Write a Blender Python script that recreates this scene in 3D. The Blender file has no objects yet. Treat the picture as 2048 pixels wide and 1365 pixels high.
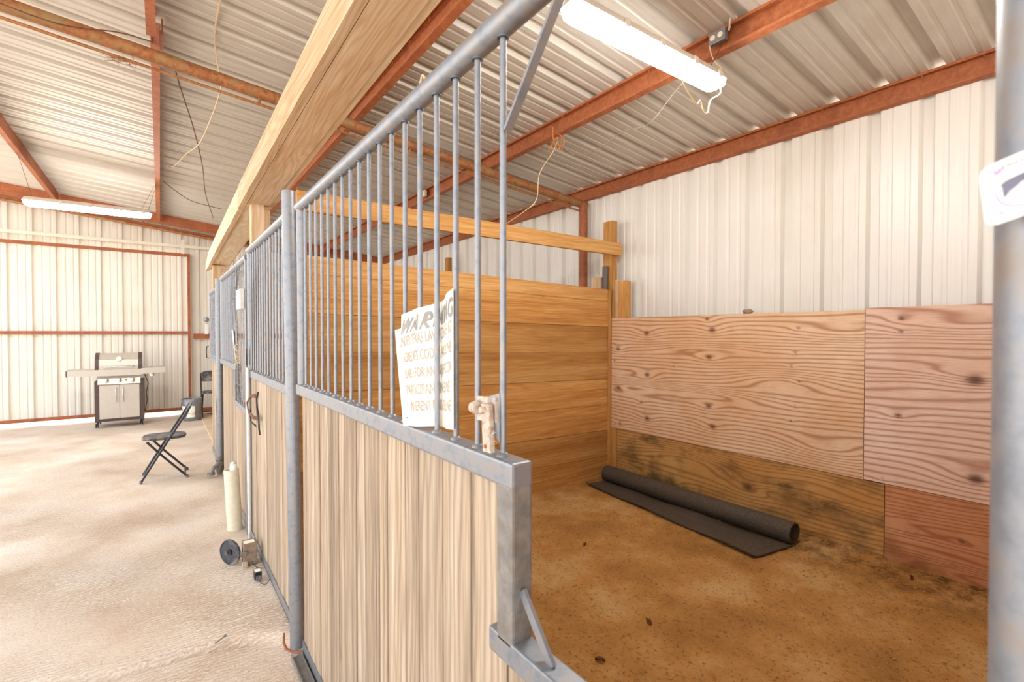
import bpy, bmesh, math, random
from mathutils import Vector, Matrix
random.seed(7)
S = bpy.context.scene
COL = S.collection
# ------------------------------------------------------------------ camera
cd = bpy.data.cameras.new('camera'); cam = bpy.data.objects.new('camera', cd); COL.objects.link(cam)
cd.sensor_width = 36; cd.lens = 959/2048*36; cd.clip_start = .02; cd.clip_end = 300
cam.location = (0, 0, 1.62)
cam.rotation_euler = (math.radians(90-0.926), 0, -math.radians(36.282))
S.camera = cam
cd.dof.use_dof = True; cd.dof.focus_distance = 2.6; cd.dof.aperture_fstop = 5.6
# ------------------------------------------------------------------ light
S.view_settings.view_transform = 'Standard'; S.view_settings.look = 'None'
S.view_settings.exposure = 1.02; S.view_settings.gamma = 1; S.view_settings.use_curve_mapping = False
W = bpy.data.worlds.new('sky'); S.world = W; W.use_nodes = True
wn = W.node_tree.nodes; wl = W.node_tree.links
bg = wn['Background']; bg.inputs[1].default_value = 1.5
geo = wn.new('ShaderNodeNewGeometry'); sp = wn.new('ShaderNodeSeparateXYZ'); rp = wn.new('ShaderNodeValToRGB')
wl.new(geo.outputs['Incoming'], sp.inputs[0])
mt_ = wn.new('ShaderNodeMath'); mt_.operation = 'MULTIPLY'; mt_.inputs[1].default_value = -1.0
wl.new(sp.outputs['Z'], mt_.inputs[0]); wl.new(mt_.outputs[0], rp.inputs[0])
rp.color_ramp.elements[0].color = (.96, .98, 1, 1); rp.color_ramp.elements[1].color = (.70, .84, 1, 1)
wl.new(rp.outputs[0], bg.inputs[0])
sd = bpy.data.lights.new('sun', 'SUN'); sd.energy = 5.0; sd.angle = math.radians(1.5); sd.color = (1, .98, .95)
sun = bpy.data.objects.new('sun', sd); COL.objects.link(sun)
sun.rotation_euler = Vector((-.22, -.14, -1)).to_track_quat('-Z', 'Y').to_euler()
LAMP = 37.0          # emission strength of the fluorescent diffusers

# ------------------------------------------------------------------ materials
def lin(h):
    if isinstance(h, str):
        h = tuple(int(h[i:i+2], 16)/255 for i in (0, 2, 4))
        h = tuple(c/12.92 if c <= .04045 else ((c+.055)/1.055)**2.4 for c in h)
    return (*h, 1)
class NT:
    def __init__(s, name):
        s.m = bpy.data.materials.new(name); s.m.use_nodes = True
        s.t = s.m.node_tree; s.n = s.t.nodes; s.b = s.n['Principled BSDF']
    def new(s, t, **k):
        o = s.n.new(t)
        for a, v in k.items(): setattr(o, a, v)
        return o
    def link(s, a, b): s.t.links.new(a, b)
    def coord(s, scale=(1, 1, 1), rnd=False):
        c = s.new('ShaderNodeTexCoord'); m = s.new('ShaderNodeMapping'); m.inputs['Scale'].default_value = scale
        s.link(c.outputs['Object'], m.inputs[0])
        if rnd:
            a = s.new('ShaderNodeAttribute', attribute_name='rnd'); v = s.new('ShaderNodeVectorMath', operation='SCALE')
            v.inputs[0].default_value = (13.1, 17.7, 11.3); s.link(a.outputs['Fac'], v.inputs['Scale'])
            ad = s.new('ShaderNodeVectorMath', operation='ADD'); s.link(m.outputs[0], ad.inputs[0]); s.link(v.outputs[0], ad.inputs[1])
            return ad.outputs[0]
        return m.outputs[0]
    def noise(s, vec, scale, detail=4, rough=.6, dist=0):
        n = s.new('ShaderNodeTexNoise'); n.inputs['Scale'].default_value = scale; n.inputs['Detail'].default_value = detail
        n.inputs['Roughness'].default_value = rough; n.inputs['Distortion'].default_value = dist
        if vec is not None: s.link(vec, n.inputs['Vector'])
        return n.outputs['Fac']
    def ramp(s, fac, stops):
        r = s.new('ShaderNodeValToRGB'); e = r.color_ramp.elements
        while len(e) < len(stops): e.new(.5)
        for q, (p, c) in zip(e, stops): q.position = p; q.color = lin(c) if not (isinstance(c, (int, float))) else (c, c, c, 1)
        s.link(fac, r.inputs[0]); return r.outputs[0]
    def mix(s, a, b, f, mode='MIX'):
        m = s.new('ShaderNodeMix', data_type='RGBA', blend_type=mode)
        for q, v in ((m.inputs[0], f), (m.inputs[6], a), (m.inputs[7], b)):
            if hasattr(v, 'links'): s.link(v, q)
            elif isinstance(v, (int, float)): q.default_value = v
            else: q.default_value = lin(v)
        return m.outputs[2]
    def math(s, op, a, b=None, c=None):
        m = s.new('ShaderNodeMath', operation=op)
        for i, v in enumerate((a, b, c)):
            if v is None: continue
            if hasattr(v, 'links'): s.link(v, m.inputs[i])
            else: m.inputs[i].default_value = v
        return m.outputs[0]
    def bump(s, h, strength=.3, dist=.01):
        b = s.new('ShaderNodeBump'); b.inputs['Strength'].default_value = strength; b.inputs['Distance'].default_value = dist
        s.link(h, b.inputs['Height']); s.link(b.outputs[0], s.b.inputs['Normal'])
    def set(s, color=None, rough=.6, metal=0, spec=None):
        if color is not None:
            if hasattr(color, 'links'): s.link(color, s.b.inputs['Base Color'])
            else: s.b.inputs['Base Color'].default_value = lin(color)
        if hasattr(rough, 'links'): s.link(rough, s.b.inputs['Roughness'])
        else: s.b.inputs['Roughness'].default_value = rough
        s.b.inputs['Metallic'].default_value = metal
        if spec is not None: s.b.inputs['Specular IOR Level'].default_value = spec
        return s.m

def wood(name, axis, dark, mid, light, streak=40, bump=.25, knots=True, rough=.75, ringf=34, ringamp=11, ringmix=.38):
    """grain running along axis 0,1,2; each plank shifted by the 'rnd' attribute"""
    t = NT(name)
    cr = [i for i in range(3) if i != axis]
    sc = [1, 1, 1]; sc[axis] = .035
    v = t.coord(tuple(sc), rnd=True)
    f1 = t.noise(v, streak*2.2, 4, .6, .15)                       # fine fibre
    sc2 = [1, 1, 1]; sc2[axis] = .13
    v2 = t.coord(tuple(sc2), rnd=True)
    f2 = t.noise(v2, 4.5, 2, .5, .3)
    sx = t.new('ShaderNodeSeparateXYZ'); t.link(v2, sx.inputs[0])
    g = t.math('ADD', sx.outputs[cr[0]], sx.outputs[cr[1]])
    g = t.math('MULTIPLY_ADD', f2, ringamp, t.math('MULTIPLY', g, ringf))
    rings = t.math('MULTIPLY_ADD', t.math('SINE', t.math('MULTIPLY', g, 6.283)), .5, .5)
    rings = t.math('POWER', rings, 2.0)
    f3 = t.noise(v, 9, 3, .6)                                     # broad tonal drift
    f = t.math('ADD', t.math('MULTIPLY', f1, .45), t.math('MULTIPLY', f3, .55))
    col = t.ramp(f, [(.34, dark), (.5, mid), (.64, light)])
    col = t.mix(col, dark, t.math('MULTIPLY', rings, ringmix))
    if knots:
        sc3 = [1, 1, 1]; sc3[axis] = .55
        vo = t.new('ShaderNodeTexVoronoi'); vo.inputs['Scale'].default_value = 2.6; t.link(t.coord(tuple(sc3), rnd=True), vo.inputs['Vector'])
        k = t.ramp(vo.outputs['Distance'], [(.035, .75), (.07, 0.0)])
        col = t.mix(col, dark, k)
    a = t.new('ShaderNodeAttribute', attribute_name='rnd')
    br = t.math('MULTIPLY_ADD', a.outputs['Fac'], .30, .84)
    cc = t.new('ShaderNodeVectorMath', operation='SCALE'); t.link(col, cc.inputs[0]); t.link(br, cc.inputs['Scale'])
    t.bump(f, bump, .004)
    return t.set(cc.outputs[0], rough, spec=.25)

M = {}
for ax, nm in enumerate('xyz'):
    M['under_'+nm] = wood('bounce_lit_plank_'+nm, ax, 'cfa878', 'ecd6b2', 'f6e8d0', ringf=9, ringamp=9, ringmix=.3)  # beam underside wood, colour lightened to stand in for bounce light from below
    M['beam_'+nm] = wood('sawn_pine_'+nm, ax, 'bd9064', 'dfc29e', 'ecd6b8', ringf=22)
    M['fir_'+nm] = wood('brown_fir_'+nm, ax, '8a5220', 'b67a35', 'cf9650')
    M['board_'+nm] = wood('stall_board_'+nm, ax, 'a06a34', 'c48f50', 'd6a86c', ringf=20, ringmix=.25)
M['siding'] = wood('weathered_siding', 2, '80705f', 'b8a188', 'd2bfa8', streak=50, bump=.5, ringf=26, ringamp=7, ringmix=.45)
M['gray_wood'] = wood('gray_wood', 2, '4a443e', '7d756b', '9a9286')

def metal(name, c1, c2, rough, met, dirt=None, dscale=8, bumps=.1):
    t = NT(name); v = t.coord()
    f = t.noise(v, 30, 5, .65); f2 = t.noise(v, dscale, 4, .6)
    col = t.ramp(f, [(.35, c1), (.65, c2)])
    if dirt: col = t.mix(col, dirt, t.ramp(f2, [(.48, 0.0), (.68, .8)]))
    t.bump(f, bumps, .002)
    return t.set(col, rough, met)
M['galv'] = metal('galvanised_steel', '858a92', 'a0a4ac', .42, .5, '988e84', 30)
M['galv_end'] = metal('dusty_galvanised_steel', '7c7976', '97938e', .55, .4, '85786c', 40)
M['dusty'] = metal('dusty_latch_steel', 'bfae9e', 'd9ccbe', .85, .1, 'a07858', 70, .5)
M['rust'] = metal('rust_red_steel', '9a5530', 'b36c42', .6, .1, '8f4f30', 5)
M['rustpipe'] = metal('rusty_pipe_steel', '8a5230', 'b07848', .65, .1, '9a8458', 9)
M['wire'] = metal('rusty_wire', '5f3a28', '84563c', .7, .3)
M['black'] = metal('black_painted_steel', '2b2b2f', '3c3c42', .45, .3)
M['blackplastic'] = metal('black_plastic', '3a3c42', '52555c', .5, 0, 'a89888', 12)
M['pvc'] = metal('ivory_pvc', 'e6dcc2', 'f1e9d4', .45, 0)
M['whitepvc'] = metal('white_conduit', 'd9d9d6', 'ebebe8', .4, 0)
M['cord'] = metal('cream_cord', 'cdb48c', 'e2cda8', .6, 0)
M['greycord'] = metal('grey_cord', '80766c', '988c80', .7, 0)
M['orangecord'] = metal('orange_cord', 'b0622e', 'd08a50', .7, 0)
M['stainless'] = metal('stainless_steel', 'c4bcb0', 'cac2b6', .36, .3)
M['chrome'] = metal('chrome', 'd0d0d0', 'e8e8e8', .18, .9)
M['grilldark'] = metal('dark_grill_paint', '4a3c38', '5c4c46', .5, .1)
M['white'] = metal('white_plastic', 'e8e6de', 'f5f3ec', .5, 0)
M['paper'] = metal('paper', 'f2eee2', 'faf7ee', .7, 0, 'e5cfa8', 6, .02)
M['bluewhite'] = metal('sticker_paper', 'f4f4f2', 'fcfcfa', .5, 0, bumps=.01)
M['lettergrey'] = metal('faded_grey_print', '8d8a86', 'a5a29d', .7, 0, bumps=0)
M['letterbrown'] = metal('faded_brown_print', 'bfae9e', 'a8a09a', .7, 0, 'dcc9ae', 30, 0)
M['purple'] = metal('magenta_print', 'b47ab4', 'c890c0', .6, 0, bumps=0)
M['horse'] = metal('slate_print', '62626c', '77778a', .6, 0, bumps=0)
M['leather'] = metal('brown_leather', '5a3424', '7d4d34', .55, 0)
M['rock'] = metal('rock', '8a7866', 'b7a592', .9, 0, '6f5c4b', 30, .8)
M['amber'] = metal('dark_hardware', '4c423c', '6a5c52', .5, .4)
M['brown'] = metal('dusty_brown', '84705f', 'a08b78', .8, 0)
t = NT('rolled_rubber'); v = t.coord(); f = t.noise(v, 160, 4, .7)
t.bump(f, .5, .003); M['rubber'] = t.set(t.mix(t.ramp(f, [(.35, '2c2620'), (.7, '66594c')]), '8a6a48', t.ramp(t.noise(v, 60, 2, .5), [(.66, 0.0), (.74, .6)])), .75)
t = NT('lamp_diffuser'); t.set('ffffff', .4); t.b.inputs['Emission Color'].default_value = (1, .99, .95, 1); t.b.inputs['Emission Strength'].default_value = LAMP; M['diffuser'] = t.m
t = NT('lamp_housing'); t.set('cfc3b4', .5); M['housing'] = t.m

def sheet(name, c1, c2, met, rough, axis, stain):
    """painted sheet steel, faint streaks along the ribs"""
    t = NT(name); sc = [1, 1, 1]; sc[axis] = .03; f = t.noise(t.coord(tuple(sc)), 60, 3, .6)
    g = t.noise(t.coord(), 1.3, 4, .6)
    col = t.ramp(f, [(.3, c1), (.7, c2)])
    col = t.mix(col, stain, t.ramp(g, [(.5, 0.0), (.75, .35)]))
    fine = t.noise(t.coord(), 220, 2, .6)
    t.bump(fine, .08, .001)
    return t.set(col, rough, met)
M['roof'] = sheet('galvalume_roof_sheet', 'c6c0b6', 'd0cac0', .22, .52, 0, 'b09c84')
M['wall_x'] = sheet('white_wall_sheet', 'e6e3dc', 'ebe8e1', .0, .38, 2, 'dcd2c0')
M['wall_y'] = sheet('cream_wall_sheet', 'e6dfd2', 'ebe5da', .0, .45, 2, 'd6c6aa')
M['track'] = sheet('cream_track_paint', 'e0d8c4', 'ebe4d2', 0, .5, 0, 'cdbfa2')

# aisle sand : raked / trodden ripples
t = NT('pale_sand'); v = t.coord()
n1 = t.noise(v, 1.6, 5, .6); n2 = t.noise(v, 60, 4, .7)
wv = t.new('ShaderNodeTexWave', wave_type='BANDS', bands_direction='Y'); wv.inputs['Scale'].default_value = 11
wv.inputs['Distortion'].default_value = 5; wv.inputs['Detail'].default_value = 3; wv.inputs['Detail Scale'].default_value = 2.2
mp = t.coord((1, 1.15, 1)); t.link(mp, wv.inputs['Vector'])
patch = t.ramp(t.noise(v, .9, 2, .5), [(.36, .15), (.58, 1.0)])
h = t.math('MULTIPLY_ADD', t.math('MULTIPLY', wv.outputs['Fac'], patch), .75, t.math('MULTIPLY', n2, .5))
t.bump(h, .8, .016)
col = t.ramp(n1, [(.3, 'dcc5ae'), (.5, 'ebdac8'), (.72, 'f3e8dc')])
col = t.mix(col, 'b8967a', t.ramp(n2, [(.3, .45), (.44, 0.0)]))
col = t.mix(col, 'c4a184', t.math('MULTIPLY', t.ramp(wv.outputs['Fac'], [(.15, .55), (.5, 0.0)]), patch))
M['sand'] = t.set(col, .95, spec=.1)
# stall dirt with bits of bedding
t = NT('brown_stall_dirt'); v = t.coord()
n1 = t.noise(v, 1.7, 6, .65); n2 = t.noise(v, 45, 5, .75); n3 = t.noise(v, 130, 3, .7)
col = t.ramp(n1, [(.34, 'b4824a'), (.5, 'd29c5a'), (.66, 'e6bd82')])
col = t.mix(col, '4a2c10', t.ramp(n2, [(.34, .65), (.46, 0.0)]))
col = t.mix(col, 'e0bc84', t.ramp(n3, [(.60, 0.0), (.70, .8)]))
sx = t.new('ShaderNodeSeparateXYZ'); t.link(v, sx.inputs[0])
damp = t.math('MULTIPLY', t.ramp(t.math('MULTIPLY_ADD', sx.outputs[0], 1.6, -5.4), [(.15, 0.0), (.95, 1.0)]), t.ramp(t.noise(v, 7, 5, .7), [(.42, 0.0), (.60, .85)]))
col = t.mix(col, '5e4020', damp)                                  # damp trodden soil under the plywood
t.bump(t.math('ADD', n2, t.math('MULTIPLY', n3, .5)), .9, .025)
M['dirt'] = t.set(col, .95, spec=.1)
M['concrete'] = metal('dusty_concrete', 'd2b898', 'e2ccb0', .9, 0, 'c0a07c', 4, .3)

# plywood : ring coordinate comes from the sheet's own knots (attributes g, knot, fib)
def plymat(name, dark, mid, light, knotc, stain=None, redness=0):
    t = NT(name); a = t.new('ShaderNodeAttribute', attribute_name='g'); k = t.new('ShaderNodeAttribute', attribute_name='knot')
    v = t.coord((1, .12, 1)); w = t.noise(v, 12, 4, .6, .3)
    g = t.math('ADD', a.outputs['Fac'], t.math('MULTIPLY', w, .55))
    s_ = t.math('MULTIPLY_ADD', t.math('SINE', t.math('MULTIPLY', g, 6.2832*1.0)), .5, .5)
    s_ = t.math('POWER', s_, 3.2)
    fib = t.noise(t.coord((1, .05, 1)), 130, 3, .7)
    col = t.ramp(t.noise(t.coord(), 1.6, 4, .6), [(.35, mid), (.65, light)])
    col = t.mix(col, dark, t.math('MULTIPLY', s_, .7))
    col = t.mix(col, dark, t.ramp(fib, [(.3, .35), (.5, 0.0)]))
    if stain:
        sv = t.noise(t.coord((1, .5, 1.2)), 4.5, 5, .65)
        col = t.mix(col, stain, t.ramp(sv, [(.46, 0.0), (.66, .85)]))
    col = t.mix(col, knotc, k.outputs['Fac'])
    t.bump(t.math('ADD', s_, fib), .12, .003)
    return t.set(col, .7, spec=.25)
M['ply_pale'] = plymat('tan_plywood', 'a2683c', 'deb38a', 'ebcdae', '6a3a22')
M['ply_pink'] = plymat('pinkish_plywood', 'a36c50', 'e0bba4', 'edd4c2', '5a2f20')
M['ply_old'] = plymat('stained_old_plywood', '98602e', 'bd8a4c', 'caa064', '5a3a20', stain='54432c')
M['ply_red'] = plymat('reddish_plywood', '945430', 'c4855a', 'd09a70', '5c2f1c', stain='96603c')

# ------------------------------------------------------------------ mesh helpers (all coordinates are world coordinates)
def rotm(d, upv=(0, 0, 1)):
    z = Vector(d).normalized(); u = Vector(upv)
    if abs(z.dot(u)) > .999: u = Vector((1, 0, 0))
    x = u.cross(z).normalized(); y = z.cross(x)
    return Matrix((x, y, z)).transposed()
class B:
    def __init__(s): s.v = []; s.f = []; s.r = []; s.sm = []
    def add(s, vs, fs, rnd=None, smooth=False):
        o = len(s.v); s.v += [tuple(p) for p in vs]
        if rnd is None: rnd = random.random()
        for f in fs: s.f.append(tuple(i+o for i in f)); s.r.append(rnd); s.sm.append(smooth)
        return s
    def box(s, a, b, rnd=None, bev=0.0):
        x0, y0, z0 = [min(p, q) for p, q in zip(a, b)]; x1, y1, z1 = [max(p, q) for p, q in zip(a, b)]
        if bev <= 0:
            vs = [(x, y, z) for x in (x0, x1) for y in (y0, y1) for z in (z0, z1)]
            return s.add(vs, [(0, 1, 3, 2), (4, 6, 7, 5), (0, 4, 5, 1), (2, 3, 7, 6), (0, 2, 6, 4), (1, 5, 7, 3)], rnd)
        bm = bmesh.new(); bmesh.ops.create_cube(bm, size=1)
        for v in bm.verts: v.co = Vector(((x0+x1)/2+v.co.x*(x1-x0), (y0+y1)/2+v.co.y*(y1-y0), (z0+z1)/2+v.co.z*(z1-z0)))
        bmesh.ops.bevel(bm, geom=bm.edges[:], offset=bev, segments=2, profile=.6, affect='EDGES')
        bm.verts.ensure_lookup_table(); bm.verts.index_update()
        s.add([v.co[:] for v in bm.verts], [[v.index for v in f.verts] for f in bm.faces], rnd); bm.free(); return s
    def bar(s, p, q, w, h, upv=(0, 0, 1), rnd=None, bev=0.0):
        """box from p to q, w across, h along upv"""
        p, q = Vector(p), Vector(q); R = rotm(q-p, upv); L = (q-p).length; t = B(); t.box((-w/2, -h/2, 0), (w/2, h/2, L), 0, bev)
        return s.add([p+R@Vector(v) for v in t.v], t.f, rnd)
    def tube(s, pts, r, n=12, cap=True, rnd=None, closed=False):
        pts = [Vector(p) for p in pts]; vs = []; fs = []; m = len(pts); rr = r if isinstance(r, (list, tuple)) else [r]*m
        prev = None
        for i, p in enumerate(pts):
            d = (pts[min(i+1, m-1)]-pts[max(i-1, 0)])
            if closed: d = pts[(i+1) % m]-pts[i-1]
            d.normalize()
            if prev is None: x = rotm(d).col[0]
            else: x = (prev-d*prev.dot(d)).normalized()
            prev = x.copy(); y = d.cross(x)
            for k in range(n):
                a = 2*math.pi*k/n; vs.append(p+(x*math.cos(a)+y*math.sin(a))*rr[i])
        for i in range(m if closed else m-1):
            j = (i+1) % m
            for k in range(n): k2 = (k+1) % n; fs.append((i*n+k, i*n+k2, j*n+k2, j*n+k))
        s.add(vs, fs, rnd, True)
        if cap and not closed:
            o = len(s.v)-len(vs)
            s.f.append(tuple(o+k for k in range(n))[::-1]); s.f.append(tuple(o+(m-1)*n+k for k in range(n)))
            s.r += [s.r[-1]]*2; s.sm += [False]*2
        return s
    def hollow(s, p, q, ro, ri, n=24):
        p, q = Vector(p), Vector(q); R = rotm(q-p); vs = []
        for c in (p, q):
            for r in (ro, ri):
                for k in range(n): a = 2*math.pi*k/n; vs.append(c+R@Vector((math.cos(a)*r, math.sin(a)*r, 0)))
        fs = []
        for k in range(n):
            j = (k+1) % n
            fs += [(k, j, 2*n+j, 2*n+k), (n+j, n+k, 3*n+k, 3*n+j), (j, k, n+k, n+j), (2*n+k, 2*n+j, 3*n+j, 3*n+k)]
        return s.add(vs, fs, None, True)
    def disc(s, c, d, r, h, n=24):
        c = Vector(c); d = Vector(d).normalized(); return s.tube([c-d*h/2, c+d*h/2], r, n)
    def lathe(s, c, prof, n=24, axis=(0, 0, 1)):
        R = rotm(axis); c = Vector(c); vs = []; fs = []
        for r, z in prof:
            for k in range(n): a = 2*math.pi*k/n; vs.append(c+R@Vector((r*math.cos(a), r*math.sin(a), z)))
        for i in range(len(prof)-1):
            for k in range(n): k2 = (k+1) % n; fs.append((i*n+k, i*n+k2, (i+1)*n+k2, (i+1)*n+k))
        return s.add(vs, fs, None, True)
    def prism(s, prof, p, q, ax, ay, rnd=None):
        """2D outline (in ax, ay) swept from p to q"""
        p, q, ax, ay = Vector(p), Vector(q), Vector(ax), Vector(ay); n = len(prof)
        vs = [p+ax*a+ay*b for a, b in prof]+[q+ax*a+ay*b for a, b in prof]
        fs = [(i, (i+1) % n, n+(i+1) % n, n+i) for i in range(n)]+[tuple(range(n))[::-1], tuple(range(n, 2*n))]
        return s.add(vs, fs, rnd)
    def build(s, name, mat, parent=None, label=None, cat=None, group=None, kind=None, origin=None):
        o0 = Vector(origin) if origin else (Vector(parent['_o']) if parent is not None and '_o' in parent else Vector((0, 0, 0)))
        me = bpy.data.meshes.new(name); me.from_pydata([tuple(Vector(v)-o0) for v in s.v], [], s.f); me.update()
        at = me.attributes.new('rnd', 'FLOAT', 'FACE'); at.data.foreach_set('value', s.r)
        me.polygons.foreach_set('use_smooth', s.sm)
        bm = bmesh.new(); bm.from_mesh(me); bmesh.ops.recalc_face_normals(bm, faces=bm.faces[:]); bm.to_mesh(me); bm.free()
        if any(s.sm):
            try: me.set_sharp_from_angle(angle=math.radians(40))
            except Exception: pass
        me.materials.append(mat if not isinstance(mat, str) else M[mat])
        o = bpy.data.objects.new(name, me); COL.objects.link(o)
        if parent is not None: o.parent = parent; o['_o'] = tuple(o0)
        elif origin: o.location = o0
        tag(o, label, cat, group, kind); return o
def tag(o, label=None, cat=None, group=None, kind=None):
    if label: o['label'] = label
    if cat: o['category'] = cat
    if group: o['group'] = group
    if kind: o['kind'] = kind
    return o
def thing(name, loc, label=None, cat=None, group=None, kind=None):
    o = bpy.data.objects.new(name, None); COL.objects.link(o); o.location = loc; o.empty_display_size = .1; o['_o'] = tuple(loc)
    return tag(o, label, cat, group, kind)

# R-panel profile: returns list of (u, depth) across [u0,u1]; major ribs every .3048
def rprofile(u0, u1, first, d=.042, pitch=.3048, base=.088, top=.054, minor=.006):
    pts = []
    k0 = math.floor((u0-first)/pitch)-1; k = k0
    while first+k*pitch < u1+pitch:
        c = first+k*pitch
        pts += [(c-base/2, 0), (c-top/2, d), (c+top/2, d), (c+base/2, 0)]
        for m in (1/3, 2/3):
            mc = c+pitch*m; pts += [(mc-.018, 0), (mc-.009, minor), (mc+.009, minor), (mc+.018, 0)]
        k += 1
    out = [(u0, 0)]+[p for p in pts if u0 < p[0] < u1]+[(u1, 0)]
    return out
def rsheet(prof, fn, ends):
    """fn(u, depth, end) -> point"""
    b = B(); n = len(prof); vs = [fn(u, d, e) for e in ends for u, d in prof]
    fs = [(i, i+1, n+i+1, n+i) for i in range(n-1)]
    return b.add(vs, fs)

# ================================================================== THE SETTING
YR0, YR1, XR0, XR1 = -5.5, 11.9, -3.0, 4.52                # roof outline
XS, XB, XW, YP, YF = .569, 4.05, 4.25, 3.66, 11.6      # stall fronts, back boards, side wall, stall partition, far door
def zr(x): return 3.385+.0995*(4.25-x)                 # underside of the roof sheets
def hill(x, y, a):
    return a*(math.sin(x*5.1+1.3*math.sin(y*3.1))+math.sin(y*6.7+1.9*math.sin(x*4.3+1))+.6*math.sin(x*13+y*9))/2.6
def ground(name, x0, x1, y0, y1, st, fz, mat):
    nx, ny = int((x1-x0)/st)+1, int((y1-y0)/st)+1
    vs = [(x0+(x1-x0)*i/nx, y0+(y1-y0)*j/ny) for j in range(ny+1) for i in range(nx+1)]
    vs = [(x, y, fz(x, y)) for x, y in vs]; n = nx+1
    b = B(); b.add(vs, [(j*n+i, j*n+i+1, (j+1)*n+i+1, (j+1)*n+i) for j in range(ny) for i in range(nx)], 0, True)
    return b.build(name, mat, kind='structure')
def aisle(x, y):
    z = hill(x, y, .007)
    yc = 2.99-.27*(x+.25)+.03*math.sin(x*7)            # old rut in front of the stall
    if -.9 < x < .5: z -= .045*math.exp(-((y-yc)/.028)**2)*min(1, (x+.9)/.4, (.55-x)/.2)
    yc2 = 2.35+.1*math.sin(x*5); z -= .045*math.exp(-((y-yc2)/.05)**2)*math.exp(-((x+.7)/.25)**2)
    return z-.008
ground('floor', -3.2, .62, -5.5, 11.68, .028, aisle, 'sand')
def pen(x, y):
    e = math.exp(-(XB-x)/.12)*.02
    return .035+hill(x, y, .012)+.004*math.sin(31*x+7*math.sin(17*y))+e
ground('floor', .6, XB+.06, -.06, YP+.1, .035, pen, 'dirt')
B().add([(-60, -50, -.05), (60, -50, -.05), (60, 70, -.05), (-60, 70, -.05)], [(0, 1, 2, 3)]).build('ground', 'sand', kind='structure')
b = B().box((.62, 3.8, -.04), (4.3, 7.9, .03)); b.build('floor', 'dirt', kind='structure')
b = B().box((.62, 7.9, -.04), (4.3, 11.66, .012), bev=.006); b.build('floor', 'concrete', kind='structure')

# roof sheets, ribs run up the slope (along x)
pr = rprofile(YR0, YR1, .92)
rsheet(pr, lambda u, d, e: (e, u, zr(e)+d), (XR0, XR1)).build('ceiling', 'roof', kind='structure')
# side wall behind the stalls
pr = rprofile(-2.5, 11.75, .985)
rsheet(pr, lambda u, d, e: (XW+d, u, e), (-.05, 3.345)).build('wall_right', 'wall_x', kind='structure')
# far wall : gable above the track, full height to the right of the sliding door
pr = rprofile(XR0, .36, -.215)
rsheet(pr, lambda u, d, e: (u, 11.72+d, 3.16 if e == 0 else zr(u)-.004), (0, 1)).build('wall_far', 'wall_y', kind='structure')
pr = rprofile(.36, 4.25, -.215)
rsheet(pr, lambda u, d, e: (u, 11.72+d, -.05 if e == 0 else zr(u)-.004), (0, 1)).build('wall_far', 'wall_y', kind='structure')
# sliding barn door
door = thing('door_1', (-1.2, YF, 0), kind='structure')
pr = rprofile(-2.95, .47, -.215)
rsheet(pr, lambda u, d, e: (u, YF+.03+d, e), (.085, 3.19)).build('door_sheet', 'wall_y', door)
f = B(); z0, z1 = .09, 3.18
for p, q in (((-2.95, z0+.02), (.5, z0+.02)), ((-2.95, z1), (.5, z1)), ((-2.95, 1.63), (.5, 1.63)), ((.475, z0), (.475, z1)), ((-2.93, z0), (-2.93, z1))):
    f.bar((p[0], YF, p[1]), (q[0], YF, q[1]), .045, .055, (0, 1, 0) if p[0] == q[0] else (0, 0, 1))
f.build('door_frame', 'rust', door)
for x in (-2.3, .38): B().bar((x, YF-.02, 3.2), (x, YF-.02, 3.3), .05, .012, (0, 1, 0)).build('door_hanger', 'track', door)
# roller track over the door, jamb, girts
tr = B(); tr.bar((-2.95, YF-.04, 3.345), (.9, YF-.04, 3.345), .06, .055, bev=.006)
tr.build('trim_1', 'track', kind='structure')
B().bar((.38, YF-.06, 3.27), (.38, YF-.06, 3.47), .055, .012, (0, 1, 0)).build('trim_2', 'track', kind='structure')
B().bar((.55, YF+.06, 1.56), (4.2, YF+.06, 1.56), .06, .1).build('trim_3', 'rust', kind='structure')
B().bar((.55, YF+.06, .05), (4.2, YF+.06, .05), .06, .08).build('trim_5', 'rust', kind='structure')

# ---- roof steel
def purlin(x, y0, y1, label, group=None):
    zt = zr(x)-.002; h, w, l, t = .15, .055, .018, .004
    prof = [(0, 0), (0, -h), (-w, -h), (-w, -h+l), (-w+t, -h+l), (-w+t, -h+t), (-t, -h+t), (-t, -t), (-w+t, -t), (-w+t, -l), (-w, -l), (-w, 0)]
    b = B().prism(prof, (x+w/2, y0, zt), (x+w/2, y1, zt), (1, 0, -.0995), (0, 0, 1))
    for k in range(int((y1-y0)/.3048)):           # roofing screws coming through the top flange
        yy = y0+.15+k*.3048
        b.tube([(x-.012, yy, zt-.03), (x-.012, yy, zt+.002)], .003, 6)
    return b.build('roof_purlin', 'rust', label=label, cat='beam', origin=(x, (y0+y1)/2, zt))
purlin(4.215, -2.5, 11.7, 'rust-red steel eave purlin along the top of the white side wall')
purlin(2.86, -2.5, 11.7, 'rust-red steel purlin that carries the outlet box, beside the lit lamp over the stall')
purlin(1.43, -2.5, 11.7, 'rust-red steel purlin right beside the wooden header beam')
purlin(-.008, 4.25, 10.86, 'rust-red roof purlin beyond the pipe rafter over the aisle, ending right of the far lamp')
purlin(-.03, -2.5, 4.15, 'rust-red roof purlin at the top edge of the photo, near side of the pipe rafter')
purlin(-1.36, -2.5, 10.86, 'rust-red roof purlin at the left edge above the far lamp')
B().bar((.032, 4.12, zr(.05)-.08), (.032, 4.36, zr(.05)-.08), .01, .13).build('purlin_splice', 'rust', label='dark steel splice plate where the two aisle purlins meet over the pipe rafter', cat='bracket')
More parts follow.
